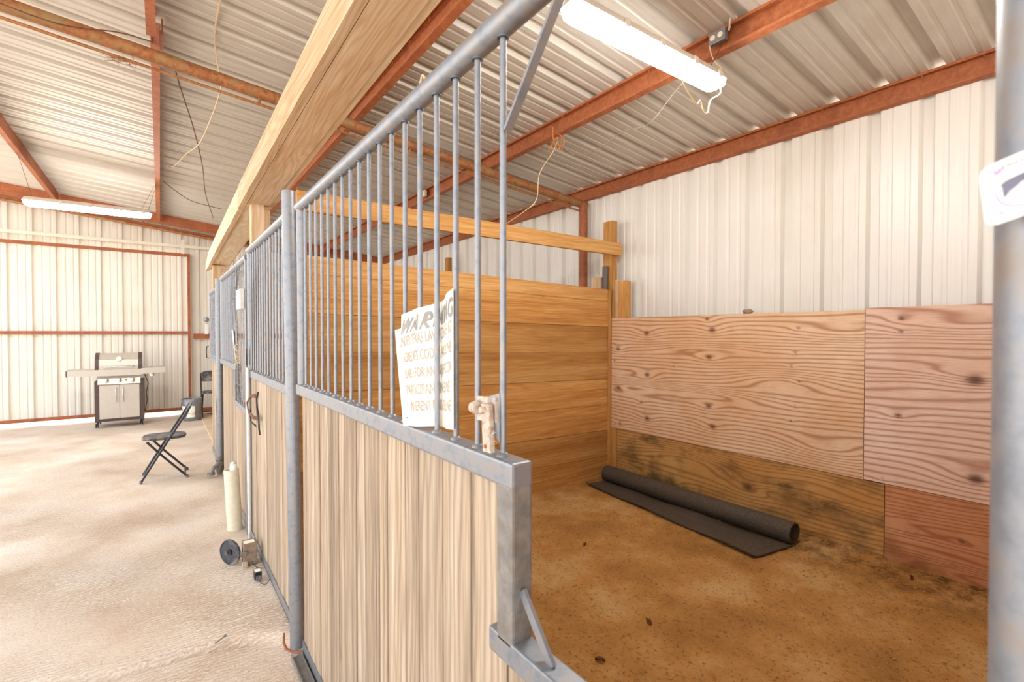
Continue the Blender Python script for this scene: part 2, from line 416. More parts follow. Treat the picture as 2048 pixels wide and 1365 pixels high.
r = thing('pipe_rafter', (-2.95, 4.2, 0), 'long rusty pipe rafter crossing the aisle and stalls with a thin rod chord', 'rafter')
rz = lambda x: 3.175+.0895*(4.2-x)
B().tube([(-2.95, 4.2, rz(-2.95)), (4.2, 4.2, rz(4.2))], .046, 16).build('pipe', 'rustpipe', r)
B().tube([(-2.95, 4.2, rz(-2.95)-.075), (.5, 4.2, rz(.5)-.09), (4.17, 4.2, rz(4.2)-.085)], .011, 8).build('chord_rod', 'rustpipe', r)
for x in (-2.6, -1.9, .64, 1.9, 3.1):
    B().tube([(x, 4.2, rz(x)-.09), (x, 4.2, rz(x)-.02)], .01, 8).build('strut', 'rustpipe', r)
b = B()
for k in range(40):
    a = Vector((-.18+random.uniform(-.06, .06), 4.2+random.uniform(-.03, .03), rz(-.18)-.1+random.uniform(-.02, .02)))
    b.tube([a, a+Vector((random.uniform(-.07, .07), random.uniform(-.03, .03), random.uniform(-.03, .03)))], .0015, 4)
b.build('straw_tuft', 'rustpipe', label='tuft of dusty straw caught on the thin rod under the pipe rafter', cat='straw')
B().tube([(4.16, 4.2, 0), (4.16, 4.2, rz(4.2)+.01)], .05, 18).build('steel_post', 'rust', label='round rust-red steel post under the eave purlin by the white side wall', cat='post')
# end rafter and its rod truss near the far wall
zt = lambda x: zr(x)-.0
b = B().prism([(0, 0), (0, -.17), (.05, -.17), (.05, -.16), (.006, -.16), (.006, -.01), (.05, -.01), (.05, 0)], (-2.95, 10.9, zt(-2.95)-.004), (4.2, 10.9, zt(4.2)-.004), (0, 1, 0), (0, 0, 1))
b.build('end_rafter', 'rust', label='dark rust-red channel rafter across the far end of the roof', cat='rafter')
ch = lambda x: zt(x)-.25-.006*(x+2)
r = thing('end_truss', (-2.95, 11.0, 0), 'thin rusty rod truss just below the far channel rafter', 'truss')
B().tube([(-2.95, 11.0, ch(-2.95)), (4.2, 11.0, ch(4.2))], .026, 10).build('chord', 'rustpipe', r)
for x in [-2.7+.62*k for k in range(11)]:
    B().tube([(x, 11.0, zt(x)-.17), (x, 11.0, ch(x)-.005)], .009, 6).build('strut', 'rustpipe', r)
B().bar((-2.95, 11.64, 3.93+.11*.85-.02), (4.2, 11.64, 3.93-.11*6.3-.02), .07, .085).build('gable_girt', 'rust', label='sloping orange steel tube against the cream gable sheets above the door track', cat='beam')

# ---- wooden header beam over the stall fronts
hb = thing('header_beam', (.56, 4, 2.7), 'big built-up pale pine beam running over the stall fronts', 'beam')
def bz(y): return 2.765-.024*(y-1.7) if y < 4.6 else 2.695-.036*(y-4.6)-.012*max(0, y-6.5)
def board(b, x0, x1, ya, yb, zlo, zhi, n=6, cut=0):
    for k in range(1): pass
    pts = []
    ys = [ya+(yb-ya)*i/n for i in range(n+1)]; vs = []
    for i, y in enumerate(ys):
        c = cut if i == n else 0
        for x, z in ((x0, bz(y)+zlo), (x1, bz(y)+zlo), (x1, bz(y)+zhi-c), (x0, bz(y)+zhi-c)): vs.append((x, y, z))
    fs = [(i*4+k, i*4+(k+1) % 4, i*4+4+(k+1) % 4, i*4+4+k) for i in range(n) for k in range(4)]+[(3, 2, 1, 0), (n*4, n*4+1, n*4+2, n*4+3)]
    return b.add(vs, fs)
board(B(), .548, .59, -2.5, 4.72, 0, .185).build('side_board', 'beam_y', hb)
board(B(), .552, .592, 4.722, 8.35, 0, .185, cut=.07).build('side_board', 'beam_y', hb)
board(B(), .600, .80, -2.5, 4.6, .012, .055).build('bottom_plank', 'under_y', hb)
board(B(), .600, .80, 4.605, 8.3, .016, .06).build('bottom_plank', 'under_y', hb)
board(B(), .785, .83, -2.5, 8.3, .056, .2).build('inner_board', 'beam_y', hb)
board(B(), .594, .76, 1.5, 4.55, -.0, .0105, n=3).build('packing_strip', 'beam_y', hb)
def wpost(x0, x1, y0, y1, z0, z1, label, mat='beam_z', cat='post', name='wooden_post'):
    B().box((x0, y0, z0), (x1, y1, z1), bev=.004).build(name, mat, label=label, cat=cat, origin=((x0+x1)/2, (y0+y1)/2, z0))
wpost(.62, .715, 4.5, 4.6, 0, bz(4.6)+.005, 'pale knotty pine post under the joint of the header beam')
wpost(.74, .79, 4.66, 4.7, 0, bz(4.7)+.005, 'second narrow pine stud just behind the knotty post under the header beam')
wpost(.60, .69, 7.82, 7.91, 0, bz(7.9)+.01, 'pine post under the far end of the header beam')
B().box((.70, 7.83, 2.44), (1.75, 7.87, 2.53)).build('cross_board', 'beam_x', label='short pine crosspiece under the far end of the header beam', cat='board')

# ---- stall interior : partition of wide horizontal boards
pt = thing('stall_partition', (.75, YP, 0), 'golden horizontal plank partition at the left side of the open stall', 'partition')
zz = [0.0, .305, .590, .873, 1.158, 1.448, 1.735, 2.02, 2.155]
for i in range(8):
    a, c = zz[i]+.0020, zz[i+1]-.0020; sl = .0245; b = B(); g = .004*(i % 2)
    y0, y1 = YP+g, YP+.038
    vs = [(x, y, z-sl*(x-2.085)) for x in (.70, XB-.01+(.0 if i < 7 else -.02)) for y in (y0, y1) for z in (a if i else -.02, c)]
    b.add(vs, [(0, 1, 3, 2), (4, 6, 7, 5), (0, 4, 5, 1), (2, 3, 7, 6), (0, 2, 6, 4), (1, 5, 7, 3)])
    if i < 7: b.add([(x, y, z-sl*(x-2.085)) for x in (.71, XB-.04) for y in (y0+.010, y1-.008) for z in (c-.01, c+.012)], [(0, 1, 3, 2), (4, 6, 7, 5), (0, 4, 5, 1), (2, 3, 7, 6), (0, 2, 6, 4), (1, 5, 7, 3)])
    b.build('board', 'board_x', pt)
B().box((XB-.045, YP-.012, 0), (XB-.008, YP-.001, 2.1)).build('corner_strip', 'board_z', pt)
# near partition (unseen twin on the camera's side, added to block and bounce stall light)
pt = thing('stall_partition', (.75, -.05, 0), 'unseen plank partition added on the near side of the open stall', 'partition')
for i in range(7):
    B().box((.70, -.09, zz[i]+.002), (XB, -.05, zz[i+1]-.002)).build('board', 'board_x', pt)
B().bar((.78, YP-.035, 2.555), (4.165, YP-.035, 2.555), .04, .14, bev=.003).build('top_rail', 'board_x', label='horizontal golden two-by board running above the plank partition', cat='board')
wpost(4.075, 4.155, YP+.0, YP+.135, 0, 2.88, 'tall golden post rising above the corner of the stall', 'board_z')
wpost(4.07, 4.11, YP-.045, YP-.005, .0, 2.215, 'short stud at the stall corner, leftmost of three', 'board_z', 'post', 'corner_stud')
wpost(4.07, 4.11, YP-.085, YP-.048, .0, 2.21, 'short pale stud at the stall corner, middle of three', 'beam_z', 'post', 'corner_stud')
wpost(4.075, 4.17, YP-.185, YP-.088, .0, 2.195, 'short wide stud at the stall corner, rightmost of three', 'board_z', 'post', 'corner_stud')
wpost(4.02, 4.06, YP+.045, YP+.10, 1.9, 2.37, 'grey weathered block behind the top of the partition corner', 'gray_wood', 'block', 'wood_block')
wpost(3.93, 4.06, YP+.12, YP+.16, 1.8, 2.255, 'small golden scrap board behind the grey weathered block', 'beam_z', 'block', 'wood_block')
wpost(4.0, 4.09, 7.33, 7.42, 0, 2.93, 'wooden post in the neighbouring stall, its top showing over the partition', 'board_z')

# plywood lining
def ply(name, y0, y1, z0, z1, x, mat, label, knots, freq=29., st=.014, seed=0, slope=0):
    rr = random.Random(seed); ny, nz = int((y1-y0)/st)+1, int((z1-z0)/st)+1
    fld = [(rr.uniform(y0, y1), rr.uniform(z0, z1), rr.uniform(.25, .6), rr.uniform(.04, .10), rr.choice((-1, 1))*rr.uniform(1.5, 3.5)) for _ in range(7)]
    vs, G, K = [], [], []
    for j in range(nz+1):
        for i in range(ny+1):
            y = y0+(y1-y0)*i/ny; z = z0+(z1-z0)*j/nz
            g = z*freq+.35*math.sin(y*1.7+seed)+.15*math.sin(y*5+z*9+seed)
            for fy, fz, a, c, s_ in fld: g += s_*math.exp(-((y-fy)/a)**2-((z-fz)/c)**2)
            k = 0
            for ky, kz, r in knots:
                dy, dz = (y-ky), (z-kz); g += (r/.03)*1.1*math.exp(-(dy/(r*4.2))**2-(dz/(r*1.9))**2)
                k = max(k, math.exp(-((dy/(r*1.15))**2+(dz/(r*.8))**2)**1.5*1.6))
            vs.append((x, y, z+(slope*(y1-y)))); G.append(g); K.append(k*.9)
    n = ny+1; nf = len(vs)
    fs = [(j*n+i, (j+1)*n+i, (j+1)*n+i+1, j*n+i+1) for j in range(nz) for i in range(ny)]
    b = B().add(vs, fs, 0)
    bk = B().box((x+.0004, y0, z0), (x+.015, y1, z1)); b.add(bk.v, bk.f, 0)
    o = b.build(name, mat, label=label, cat='plywood', origin=(x, (y0+y1)/2, z0)); me = o.data
    for nm, arr in (('g', G), ('knot', K)):
        at = me.attributes.new(nm, 'FLOAT', 'POINT'); at.data.foreach_set('value', arr+[arr[0] if nm == 'g' else 0]*(len(me.vertices)-nf))
    return o
k1 = [(3.17, 1.62, .035), (3.55, 1.45, .028), (2.44, 1.65, .035), (2.49, 1.75, .02), (2.47, 1.4, .03), (3.16, 1.19, .035), (3.54, 1.02, .026), (2.47, .95, .03), (3.16, .74, .035), (2.43, .77, .035), (1.71, 1.66, .012), (1.73, 1.47, .01), (1.76, 1.36, .012), (1.7, 1.24, .012), (1.73, 1.04, .01), (1.76, .92, .01), (3.23, .9, .015), (3.52, .63, .02), (3.6, 1.31, .01), (2.84, 1.3, .01)]
k2 = [(.69, 1.33, .05), (1.07, 1.06, .022), (.68, .72, .045), (1.06, 1.72, .02), (1.06, 1.63, .014), (1.15, .61, .01)]
ply('plywood_sheet', 1.268, 3.645, .572, 1.787, XB, 'ply_pale', 'large tan plywood sheet with rows of brown knots on the stall back wall', k1, seed=3)
ply('plywood_sheet', .03, 1.264, .576, 1.80, XB, 'ply_pink', 'pinkish plywood sheet with big swirling knots, right of the knotty sheet', k2, seed=11, freq=23)
ply('plywood_sheet', 1.142, 3.56, .0, .568, XB-.002, 'ply_old', 'dark stained lower plywood strip behind the rolled mat', [(2.1, .3, .05)], seed=5)
ply('plywood_sheet', .03, 1.138, .0, .572, XB, 'ply_red', 'reddish lower plywood piece at the right end of the stall back wall', [(.74, .31, .018)], seed=8)
B().box((XB-.006, 3.565, 0), (XB+.015, 3.645, .57)).build('corner_board', 'board_z', label='narrow upright board in the stall corner between partition and stained plywood', cat='board')
b = B()
bm = bmesh.new(); bmesh.ops.create_icosphere(bm, subdivisions=3, radius=1)
for v in bm.verts:
    n_ = 1+.16*math.sin(v.co.x*4+1)+.12*math.sin(v.co.y*6+v.co.z*5); v.co = Vector((v.co.x*.022*n_, v.co.y*.042*n_, v.co.z*.021*n_))
b.add([(v.co.x+4.10, v.co.y+2.14, v.co.z+1.806) for v in bm.verts], [[v.index for v in f.verts] for f in bm.faces], 0, True); bm.free()
B().box((4.066, .03, 1.74), (4.104, 3.4, 1.785)).build('backing_rail', 'board_y', label='wooden rail behind the top edge of the plywood lining', cat='board')
b.build('rock', 'rock', label='small tan rock sitting on the top edge of the plywood', cat='rock')

# rolled rubber mat with its flat flap
mat_ = thing('rubber_mat', (3.7, 2.6, .04), 'dark rubber mat rolled up along the stained plywood, one flap flat on the dirt', 'mat')
b = B(); n = 40; c1 = Vector((3.80, 1.615, .128)); c2 = Vector((3.845, 3.52, .128)); prof = []
for k in range(n+1):
    a = -math.pi/2-k/n*(2*math.pi*1.55); r_ = .083-.012*k/n*1.55; prof.append((r_*math.cos(a), r_*math.sin(a)))
vs = []; 
NL = 14
for s_ in range(NL+1):
    t_ = s_/NL; c = c1.lerp(c2, t_)
    for (u, w) in prof: vs.append((c.x+u, c.y-u*.06, c.z+w+.003*math.sin(t_*9)))
    for (u, w) in prof: k_ = (math.hypot(u, w)-.006)/math.hypot(u, w); vs.append((c.x+u*k_, c.y-u*.06, c.z+w*k_+.003*math.sin(t_*9)))
m = 2*(n+1); fs = []
for s_ in range(NL):
    for k in range(n):
        fs.append((s_*m+k, s_*m+k+1, (s_+1)*m+k+1, (s_+1)*m+k))
        fs.append((s_*m+n+1+k+1, s_*m+n+1+k, (s_+1)*m+n+1+k, (s_+1)*m+n+2+k))
for s_ in (0, NL):
    for k in range(n): fs.append((s_*m+k, s_*m+k+1, s_*m+n+2+k, s_*m+n+1+k))
b.add(vs, fs, 0, True).build('roll', 'rubber', mat_)
b = B(); vs = []; fs = []; NU = 26
for s_ in range(NL*2+1):
    t_ = s_/(NL*2)
    for k in range(NU+1):
        q = k/NU; xa = 3.345+.225*t_; xb = 3.80+.045*t_; x = xa+(xb-xa)*q; y = (1.69-.085*q)+(3.555-1.69-.02*q+.07*q)*t_
        z = .044+.006*math.sin(t_*14+q*2)+.018*math.exp(-(q/.05)**2)+.01*math.sin(x*9)*0
        z = max(z, pen(x, y)+.006)
        if q > .93: z = max(z, pen(x, y)+.006)
        vs.append((x, y, z))
    for k in range(NU+1): p = vs[-(NU+1)]; vs.append((p[0], p[1], p[2]-.008))
m = 2*(NU+1)
for s_ in range(NL*2):
    for k in range(NU):
        fs.append((s_*m+k, s_*m+k+1, (s_+1)*m+k+1, (s_+1)*m+k)); fs.append((s_*m+NU+1+k+1, s_*m+NU+1+k, (s_+1)*m+NU+1+k, (s_+1)*m+NU+2+k))
    for k, o_ in ((0, 0), (NU, 0)): fs.append((s_*m+k, (s_+1)*m+k, (s_+1)*m+NU+1+k, s_*m+NU+1+k))
for s_ in (0, NL*2):
    for k in range(NU): fs.append((s_*m+k, s_*m+k+1, s_*m+NU+2+k, s_*m+NU+1+k))
b.add(vs, fs, 0, True).build('flap', 'rubber', mat_)
# bits of bedding and dry leaves
b = B(); R_ = random.Random(4)
for k in range(1500):
    x = R_.uniform(.7, 4.0); y = R_.uniform(.05, 3.6)
    if R_.random() < .35: x = 4.0-abs(R_.gauss(0, .25)); x = min(max(x, .7), 4.0)
    if 3.28 < x and y > 1.5: continue
    a = R_.uniform(0, 6.28); L = R_.uniform(.004, .016); w = R_.uniform(.002, .006); z = pen(x, y)+.002
    d = Vector((math.cos(a), math.sin(a), 0))*L; e = Vector((-math.sin(a), math.cos(a), 0))*w
    p = Vector((x, y, z)); t3 = Vector((0, 0, R_.uniform(.001, .004)))
    b.add([p-d, p-e+t3, p+d, p+e+t3, p-t3*.5], [(0, 1, 3), (1, 2, 3), (0, 4, 1), (1, 4, 2), (2, 4, 3), (3, 4, 0)], R_.random())
b.build('bedding_chips', 'board_x', label='scattered wood shavings lying over the brown stall dirt', cat='shavings', kind='stuff')
lf = [(2.541, 2.541, .4, 'small dark dry leaf on the stall dirt, nearest the yoke post'), (2.146, 1.654, 1.2, 'curled dark leaf near the middle of the stall floor'), (1.691, 1.588, 2.2, 'dark leaf on the dirt just right of the lower brace'), (3.88, .944, .2, 'dark leaf beside the bottom of the reddish plywood')]
for x, y, a, lab in lf:
    vs = []; 
    for i in range(7):
        t_ = i/6; w = .011*math.sin(math.pi*min(1, t_*1.02))**.8+.0005; l = (t_-.5)*.05
        for s_ in (-1, 0, 1):
            dx, dy = l, s_*w; z = .004+.012*abs(s_)+.006*math.sin(t_*3)
            vs.append((x+dx*math.cos(a)-dy*math.sin(a), y+dx*math.sin(a)+dy*math.cos(a), pen(x, y)+z))
    nv = len(vs); vs += [(p[0], p[1], p[2]-.0012) for p in vs]
    fs = [(i*3+s_, i*3+s_+1, i*3+s_+4, i*3+s_+3) for i in range(6) for s_ in (0, 1)]; fs += [tuple(nv+q for q in f_)[::-1] for f_ in fs]
    B().add(vs, fs, 0, True).build('dry_leaf', 'leather', label=lab, cat='leaf', origin=(x, y, pen(x, y)))

# ================================================================== STALL FRONTS
def ring_weld(b, x, y, z, r=.012):
    b.lathe((x, y, z), [(r*.5, .008), (r*.8, .006), (r*1.1, .002), (r*1.25, -.002)], 10)
def grill_panel(name, label, y0, y1, yoke, nbars_y, ztop, zs, far_tube=True, near_tube=True, mesh_rng=None, sid0=None):
    p = thing(name, (XS, y0, 0), label, 'stall front')
    x = XS
    B().tube([(x, y0, ztop), (x, y1-.0, ztop)], .0265, 20).build('top_rail', 'galv', p)
    ys = yoke if yoke else y0
    b = B().box((x-.024, ys-.027, zs-.052), (x+.028, y1, zs), bev=.006)
    b.build('sill_rail', 'galv', p)
    for y in nbars_y:
        b = B().tube([(x, y, zs-.004), (x, y, ztop-.015)], .0070, 12); ring_weld(b, x, y, zs+.001); ring_weld(b, x, y, ztop-.029, .010)
        b.build('bar', 'galv', p)
    if far_tube: B().tube([(x+.004, y1-.028, zs), (x+.004, y1-.028, ztop)], .024, 16).build('end_post', 'galv', p)
    # weathered tongue-and-groove siding
    b = B(); xa, xb = x+.006, x+.024; rr = random.Random(int(y0*100)+5); y = ys+.03 if yoke else y0
    def planks(b, ya, yb, za, zb):
        y = ya
        while y < yb-.01:
            w = rr.choice((.138, .142, .15, .09, .07)); y2 = min(y+w, yb)
            j = rr.uniform(-.0015, .0015); rnd = rr.random(); m_ = (y+y2)/2+rr.uniform(-.02, .02)
            b.box((xa+j, y+.0032, za), (xb-.006, y2-.0032, zb), rnd, bev=.0025); b.box((xb-.0055, y-.001, za), (xb, y2+.001, zb), rnd*.6)
            y = y2
    planks(b, y, y1-.004, .035, zs-.05)
    if yoke: planks(b, y0+.05, y, .035, .98)
    b.build('siding', 'siding', p)
    b = B().box((x+.0, y0, .0), (x+.005, y1, .058)).box((x, y0, .0), (x+.04, y1, .005)); b.build('bottom_rail', 'galv', p)
    if yoke:
        B().box((x-.024, yoke-.028, 1.0), (x+.026, yoke+.026, zs-.045), bev=.006).build('yoke_post', 'galv_end', p)
        B().box((x-.024, y0, .965), (x+.026, yoke+.055, 1.014), bev=.005).build('yoke_rail', 'galv', p)
        B().bar((x, yoke-.03, 1.115), (x, yoke-.118, 1.012), .020, .008, (0, 1, 1)).build('brace', 'galv', p)
        B().bar((x, yoke+.02, 2.03), (x, yoke-.15, ztop-.025), .018, .007, (0, 1, 1)).build('brace', 'galv', p)
        B().box((x-.022, y0, 0), (x+.022, y0+.044, ztop), bev=.005).build('end_post', 'galv', p)
        B().bar((x, y0+.045, 2.03), (x, y0+.20, ztop-.025), .018, .007, (0, -1, 1)).build('brace', 'galv', p)
    elif near_tube:
        B().tube([(x+.004, y0+.028, zs), (x+.004, y0+.028, ztop)], .024, 16).build('end_post', 'galv', p)
    if mesh_rng:
        ya, yb, za, zb = mesh_rng; b = B(); n = int((yb-ya)/.05); m = int((zb-za)/.05); rw = random.Random(2)
        for i in range(n+1):
            yy = ya+(yb-ya)*i/n; b.tube([(x-.012+rw.uniform(-.006, .006), yy+rw.uniform(-.004, .004), za+(zb-za)*k/4) for k in range(5)], .0016, 4)
        for i in range(m+1):
            z_ = za+(zb-za)*i/m; b.tube([(x-.013+rw.uniform(-.008, .006), ya+(yb-ya)*k/5, z_+rw.uniform(-.005, .005)) for k in range(6)], .0016, 4)
        b.build('wire_mesh', 'galv', p)
    return p
PA = grill_panel('stall_front', 'nearest galvanised stall front with yoke opening, steel bars and weathered board lower half', .03, 2.575, .770, [.806+.0972*i for i in range(18)], 2.251, 1.366)
PB = grill_panel('stall_front', 'barred stall front between the tall round post and the wire-mesh front', 2.79, 4.26, None, [2.89+.0972*i for i in range(14)], 2.262, 1.338)
PC = grill_panel('stall_front', 'third stall front, its yoke opening covered with bent wire mesh', 4.33, 6.34, 5.02, [5.06+.0972*i for i in range(13)], 2.225, 1.335, mesh_rng=(4.38, 5.25, 1.02, 2.2))
PD = grill_panel('stall_front', 'farthest stall front, covered with wire mesh, beyond the second round post', 6.56, 7.80, None, [6.68+.0972*i for i in range(11)], 2.165, 1.30, mesh_rng=(6.6, 7.76, 1.33, 2.13))
# drop latch hung between the last two bars of the nearest front (a part of it)
lt = B(); y0, y1, x = .79, .868, XS-.014
lt.bar((x, y1+.012, 1.458), (x, y0+.018, 1.462), .008, .052, (0, 0, 1), bev=.002)
plate = lt.build('latch', 'dusty', PA, label='dusty steel drop latch welded between two bars')
B().add([(x-.002, .822, 1.490), (x+.012, .808, 1.497), (x+.012, .808, 1.395), (x-.002, .822, 1.42), (x-.008, .822, 1.490), (x+.006, .808, 1.497), (x+.006, .808, 1.395), (x-.008, .822, 1.42)],
    [(0, 1, 2, 3), (7, 6, 5, 4), (0, 4, 5, 1), (1, 5, 6, 2), (2, 6, 7, 3), (3, 7, 4, 0)]).build('latch_flange', 'galv', plate)
B().lathe((x-.012, .868, 1.462), [(0, .016), (.010, .014), (.014, .006), (.015, -.012)], 14, (-1, 0, .1)).build('latch_boss', 'dusty', plate)
B().bar((x-.014, .824, 1.475), (x-.012, .820, 1.375), .012, .030, (0, 1, 0), bev=.003).build('latch_tongue', 'dusty', plate)
B().lathe((x-.020, .830, 1.462), [(0, .008), (.006, .007), (.008, .002), (.008, -.006)], 12, (-1, 0, 0)).build('latch_bolt', 'dusty', plate)
B().lathe((x-.019, .823, 1.388), [(0, .003), (.004, .002), (.004, -.004)], 10, (-1, 0, 0)).build('rivet', 'rust', plate)
b = B(); R_ = random.Random(3)
for k in range(26):
    a = Vector((x-.018, .806, 1.412)); b.tube([a, a+Vector((R_.uniform(-.008, .008), R_.uniform(-.018, .004), R_.uniform(-.016, .014)))], .0006, 3)
b.build('straw_tuft', 'dusty', label='tiny tuft of dry chaff stuck to the drop latch', cat='straw')
def pipe_post(p, q, r, label):
    b = B().tube([p, q], r, 28); b.lathe(q, [(r*1.0, -.004), (r*.96, .004), (r*.6, .006), (0, .006)], 28)
    return b.build('pipe_post', 'galv', label=label, cat='post', origin=p)
pipe_post((.553, 2.615, .012), (.548, 2.72, 2.358), .0335, 'tall round galvanised post between the two nearest stall fronts')
pipe_post((.55, 6.45, .16), (.55, 6.42, 2.24), .040, 'greenish round galvanised post, second one along the stall fronts')
pipe_post((.5005, .041, -.02), (.5055, .0465, 2.6), .0322, 'blurred round galvanised post at the right edge of the photo')
# J bracket and floor channel at the foot of the first post
b = B(); b.tube([(.500, 2.665, .075), (.496, 2.655, .03), (.505, 2.635, .006), (.53, 2.60, .002), (.558, 2.57, .004)], [.005, .006, .007, .007, .006], 8)
b.build('post_hook', 'rust', label='rusty bent hook at the foot of the tall round post', cat='hook')
b = B().prism([(-.024, 0), (.024, 0), (.024, .022), (.020, .022), (.020, .004), (-.020, .004), (-.020, .022), (-.024, .022)], (.535, -1, -.004), (.535, 2.56, -.004), (1, 0, 0), (0, 0, 1))
b.build('floor_channel', 'galv_end', label='dusty steel guide channel on the floor along the nearest stall front', cat='rail')
b = B().tube([(.215, 2.905, .004), (.262, 2.940, .008)], .0035, 8); b.lathe((.266, 2.943, .008), [(0, .004), (.008, .003), (.008, -.003), (.004, -.004)], 6, (.8, .6, 0))
b.build('bolt', 'galv', label='loose bolt lying on the sand near the foot of the round post', cat='bolt')
B().tube([(.527, 4.03, .0), (.528, 4.06, .7), (.531, 4.10, 1.36)], .0125, 14).build('conduit', 'whitepvc', label='thin white pipe standing against the boards above the spool', cat='pipe')
B().bar((.537, 4.20, 1.50), (.537, 4.20, 1.37), .008, .02, (0, 1, 0)).build('door_stop', 'amber', label='small dark bar fixed to the end tube beside the wire mesh', cat='bracket')
# white sleeve pipe with fitting, valve behind it
pp = thing('standpipe', (.49, 4.57, 0), 'thick cream plastic pipe standing on the sand against the stall fronts', 'pipe')
B().hollow((.489, 4.565, -.02), (.466, 4.575, .49), .056, .051, 32).build('sleeve', 'pvc', pp)
b = B().tube([(.47, 4.57, .44), (.472, 4.572, .50), (.482, 4.60, .525), (.495, 4.63, .52)], [.016, .018, .022, .02], 12)
b.lathe((.486, 4.545, .505), [(.0, .03), (.014, .028), (.022, .012), (.018, -.02)], 10); b.build('fitting', 'white', pp)
b = B().lathe((.538, 6.43, .11), [(.0, .09), (.03, .085), (.045, .06), (.03, .03), (.05, .0), (.04, -.04), (.025, -.11)], 12)
b.tube([(.54, 6.41, .12), (.48, 6.37, .10), (.455, 6.35, .04)], .02, 10).lathe((.45, 6.35, .03), [(.0, .02), (.04, .015), (.04, -.01), (0, -.02)], 10)
b.build('water_valve', 'galv_end', label='dusty metal valve at the foot of the greenish post', cat='valve')
# spool and fence charger box
sp_ = thing('cable_spool', (.38, 3.85, 0), 'blue-black plastic spool disc standing on its edge by the box', 'spool')
ax = Vector((.80, .60, 0)).normalized()
B().lathe((.383, 3.85, .089), [(.022, .004), (.03, .004), (.032, .006), (.078, .006), (.080, .010), (.086, .010), (.088, .006), (.088, -.004), (.02, -.004), (.02, .004)], 40, tuple(-ax)).build('flange', 'blackplastic', sp_)
B().tube([(.385, 3.852, .089), (.425, 3.882, .089)], .026, 24).build('core', 'black', sp_)
B().lathe((.3775, 3.8465, .089), [(0, .003), (.008, .003), (.009, .006), (.019, .006), (.020, 0)], 18, (-.8, -.6, 0)).build('hub', 'black', sp_)
bx = thing('charger_box', (.50, 3.80, 0), 'small dusty brown electric box between the spool and the stall boards', 'box')
B().box((.452, 3.76, .0), (.536, 3.86, .150), bev=.005).build('case', 'brown', bx)
B().box((.457, 3.775, .150), (.525, 3.825, .154), bev=.002).build('label_plate', 'paper', bx)
B().box((.43, 3.745, .075), (.475, 3.762, .105), bev=.004).build('terminal', 'galv_end', bx)
B().box((.44, 3.73, .0), (.475, 3.762, .035), bev=.006).build('terminal', 'dusty', bx)
B().tube([(.50, 3.74, .03), (.52, 3.68, .008), (.545, 3.64, .01)], .0025, 6).build('lead', 'black', bx)
ad = thing('power_adapter', (.50, 3.50, 0), 'little black plug adapter on the sand with its cord to the boards', 'adapter')
B().box((.482, 3.49, .004), (.525, 3.545, .055), bev=.005).build('body', 'black', ad)
B().box((.486, 3.500, .055), (.521, 3.538, .0575), bev=.001).build('label_plate', 'paper', ad)
b = B().box((.488, 3.462, .006), (.519, 3.49, .04), bev=.006); b.build('plug_face', 'blackplastic', ad)
B().tube([(.505, 3.462, .018), (.512, 3.43, .006), (.525, 3.40, .004), (.545, 3.41, .006), (.562, 3.44, .014)], .0022, 6).build('cord', 'black', ad)
# leather strap latch on the second front
b = thing('strap_latch', (.545, 3.85, 1.1), 'brown leather strap hung on a dark hook on the weathered boards', 'strap')
def strap(pts, w, nm, m_):
    q = B()
    for i in range(len(pts)-1): q.bar(pts[i], pts[i+1], w, .005, (1, 0, 0) if abs(pts[i+1][2]-pts[i][2]) > .03 else (1, 0, .2))
    q.build(nm, m_, b)
strap([(.555, 3.91, 1.165), (.535, 4.01, 1.15), (.515, 4.03, 1.10), (.515, 3.96, 1.05), (.53, 3.85, 1.02), (.55, 3.75, 1.02)], .028, 'strap', 'leather')
strap([(.53, 3.99, 1.02), (.52, 3.89, .985), (.54, 3.79, .965)], .012, 'lower_strap', 'black')
B().tube([(.56, 3.82, 1.20), (.545, 3.79, 1.16), (.545, 3.77, 1.10), (.55, 3.74, 1.02), (.55, 3.73, .96), (.555, 3.73, .91)], .006, 8).build('hook', 'black', b)
# white box and note fixed on the wire mesh, rope knot
b = thing('switch_box', (.53, 4.5, 1.85), 'small white box fixed high on the wire mesh of the third front', 'box')
B().box((.515, 4.34, 1.815), (.545, 4.60, 1.975), bev=.003).build('case', 'white', b)
B().add([(.550, 5.26, 1.65), (.546, 5.11, 1.645), (.550, 4.98, 1.36), (.556, 5.03, 1.355), (.552, 5.26, 1.65), (.548, 5.11, 1.645), (.552, 4.98, 1.36), (.558, 5.03, 1.355)], [(0, 1, 2, 3), (7, 6, 5, 4), (0, 4, 5, 1), (1, 5, 6, 2), (2, 6, 7, 3), (3, 7, 4, 0)]).build('paper_note', 'paper', label='narrow white paper slip stuck in the bars of the third front', cat='paper')
b = B(); R_ = random.Random(9); pts = []
for k in range(46): a = k*.75; pts.append((.545+.012*math.sin(a*1.7), 4.86+.06*math.sin(a*.83)+R_.uniform(-.01, .01), 1.44+.09*math.cos(a*.31)+R_.uniform(-.01, .01)))
b.tube(pts, .003, 5).build('twine_knot', 'cord', label='tangle of pale twine tied to the wire mesh of the third front', cat='twine')

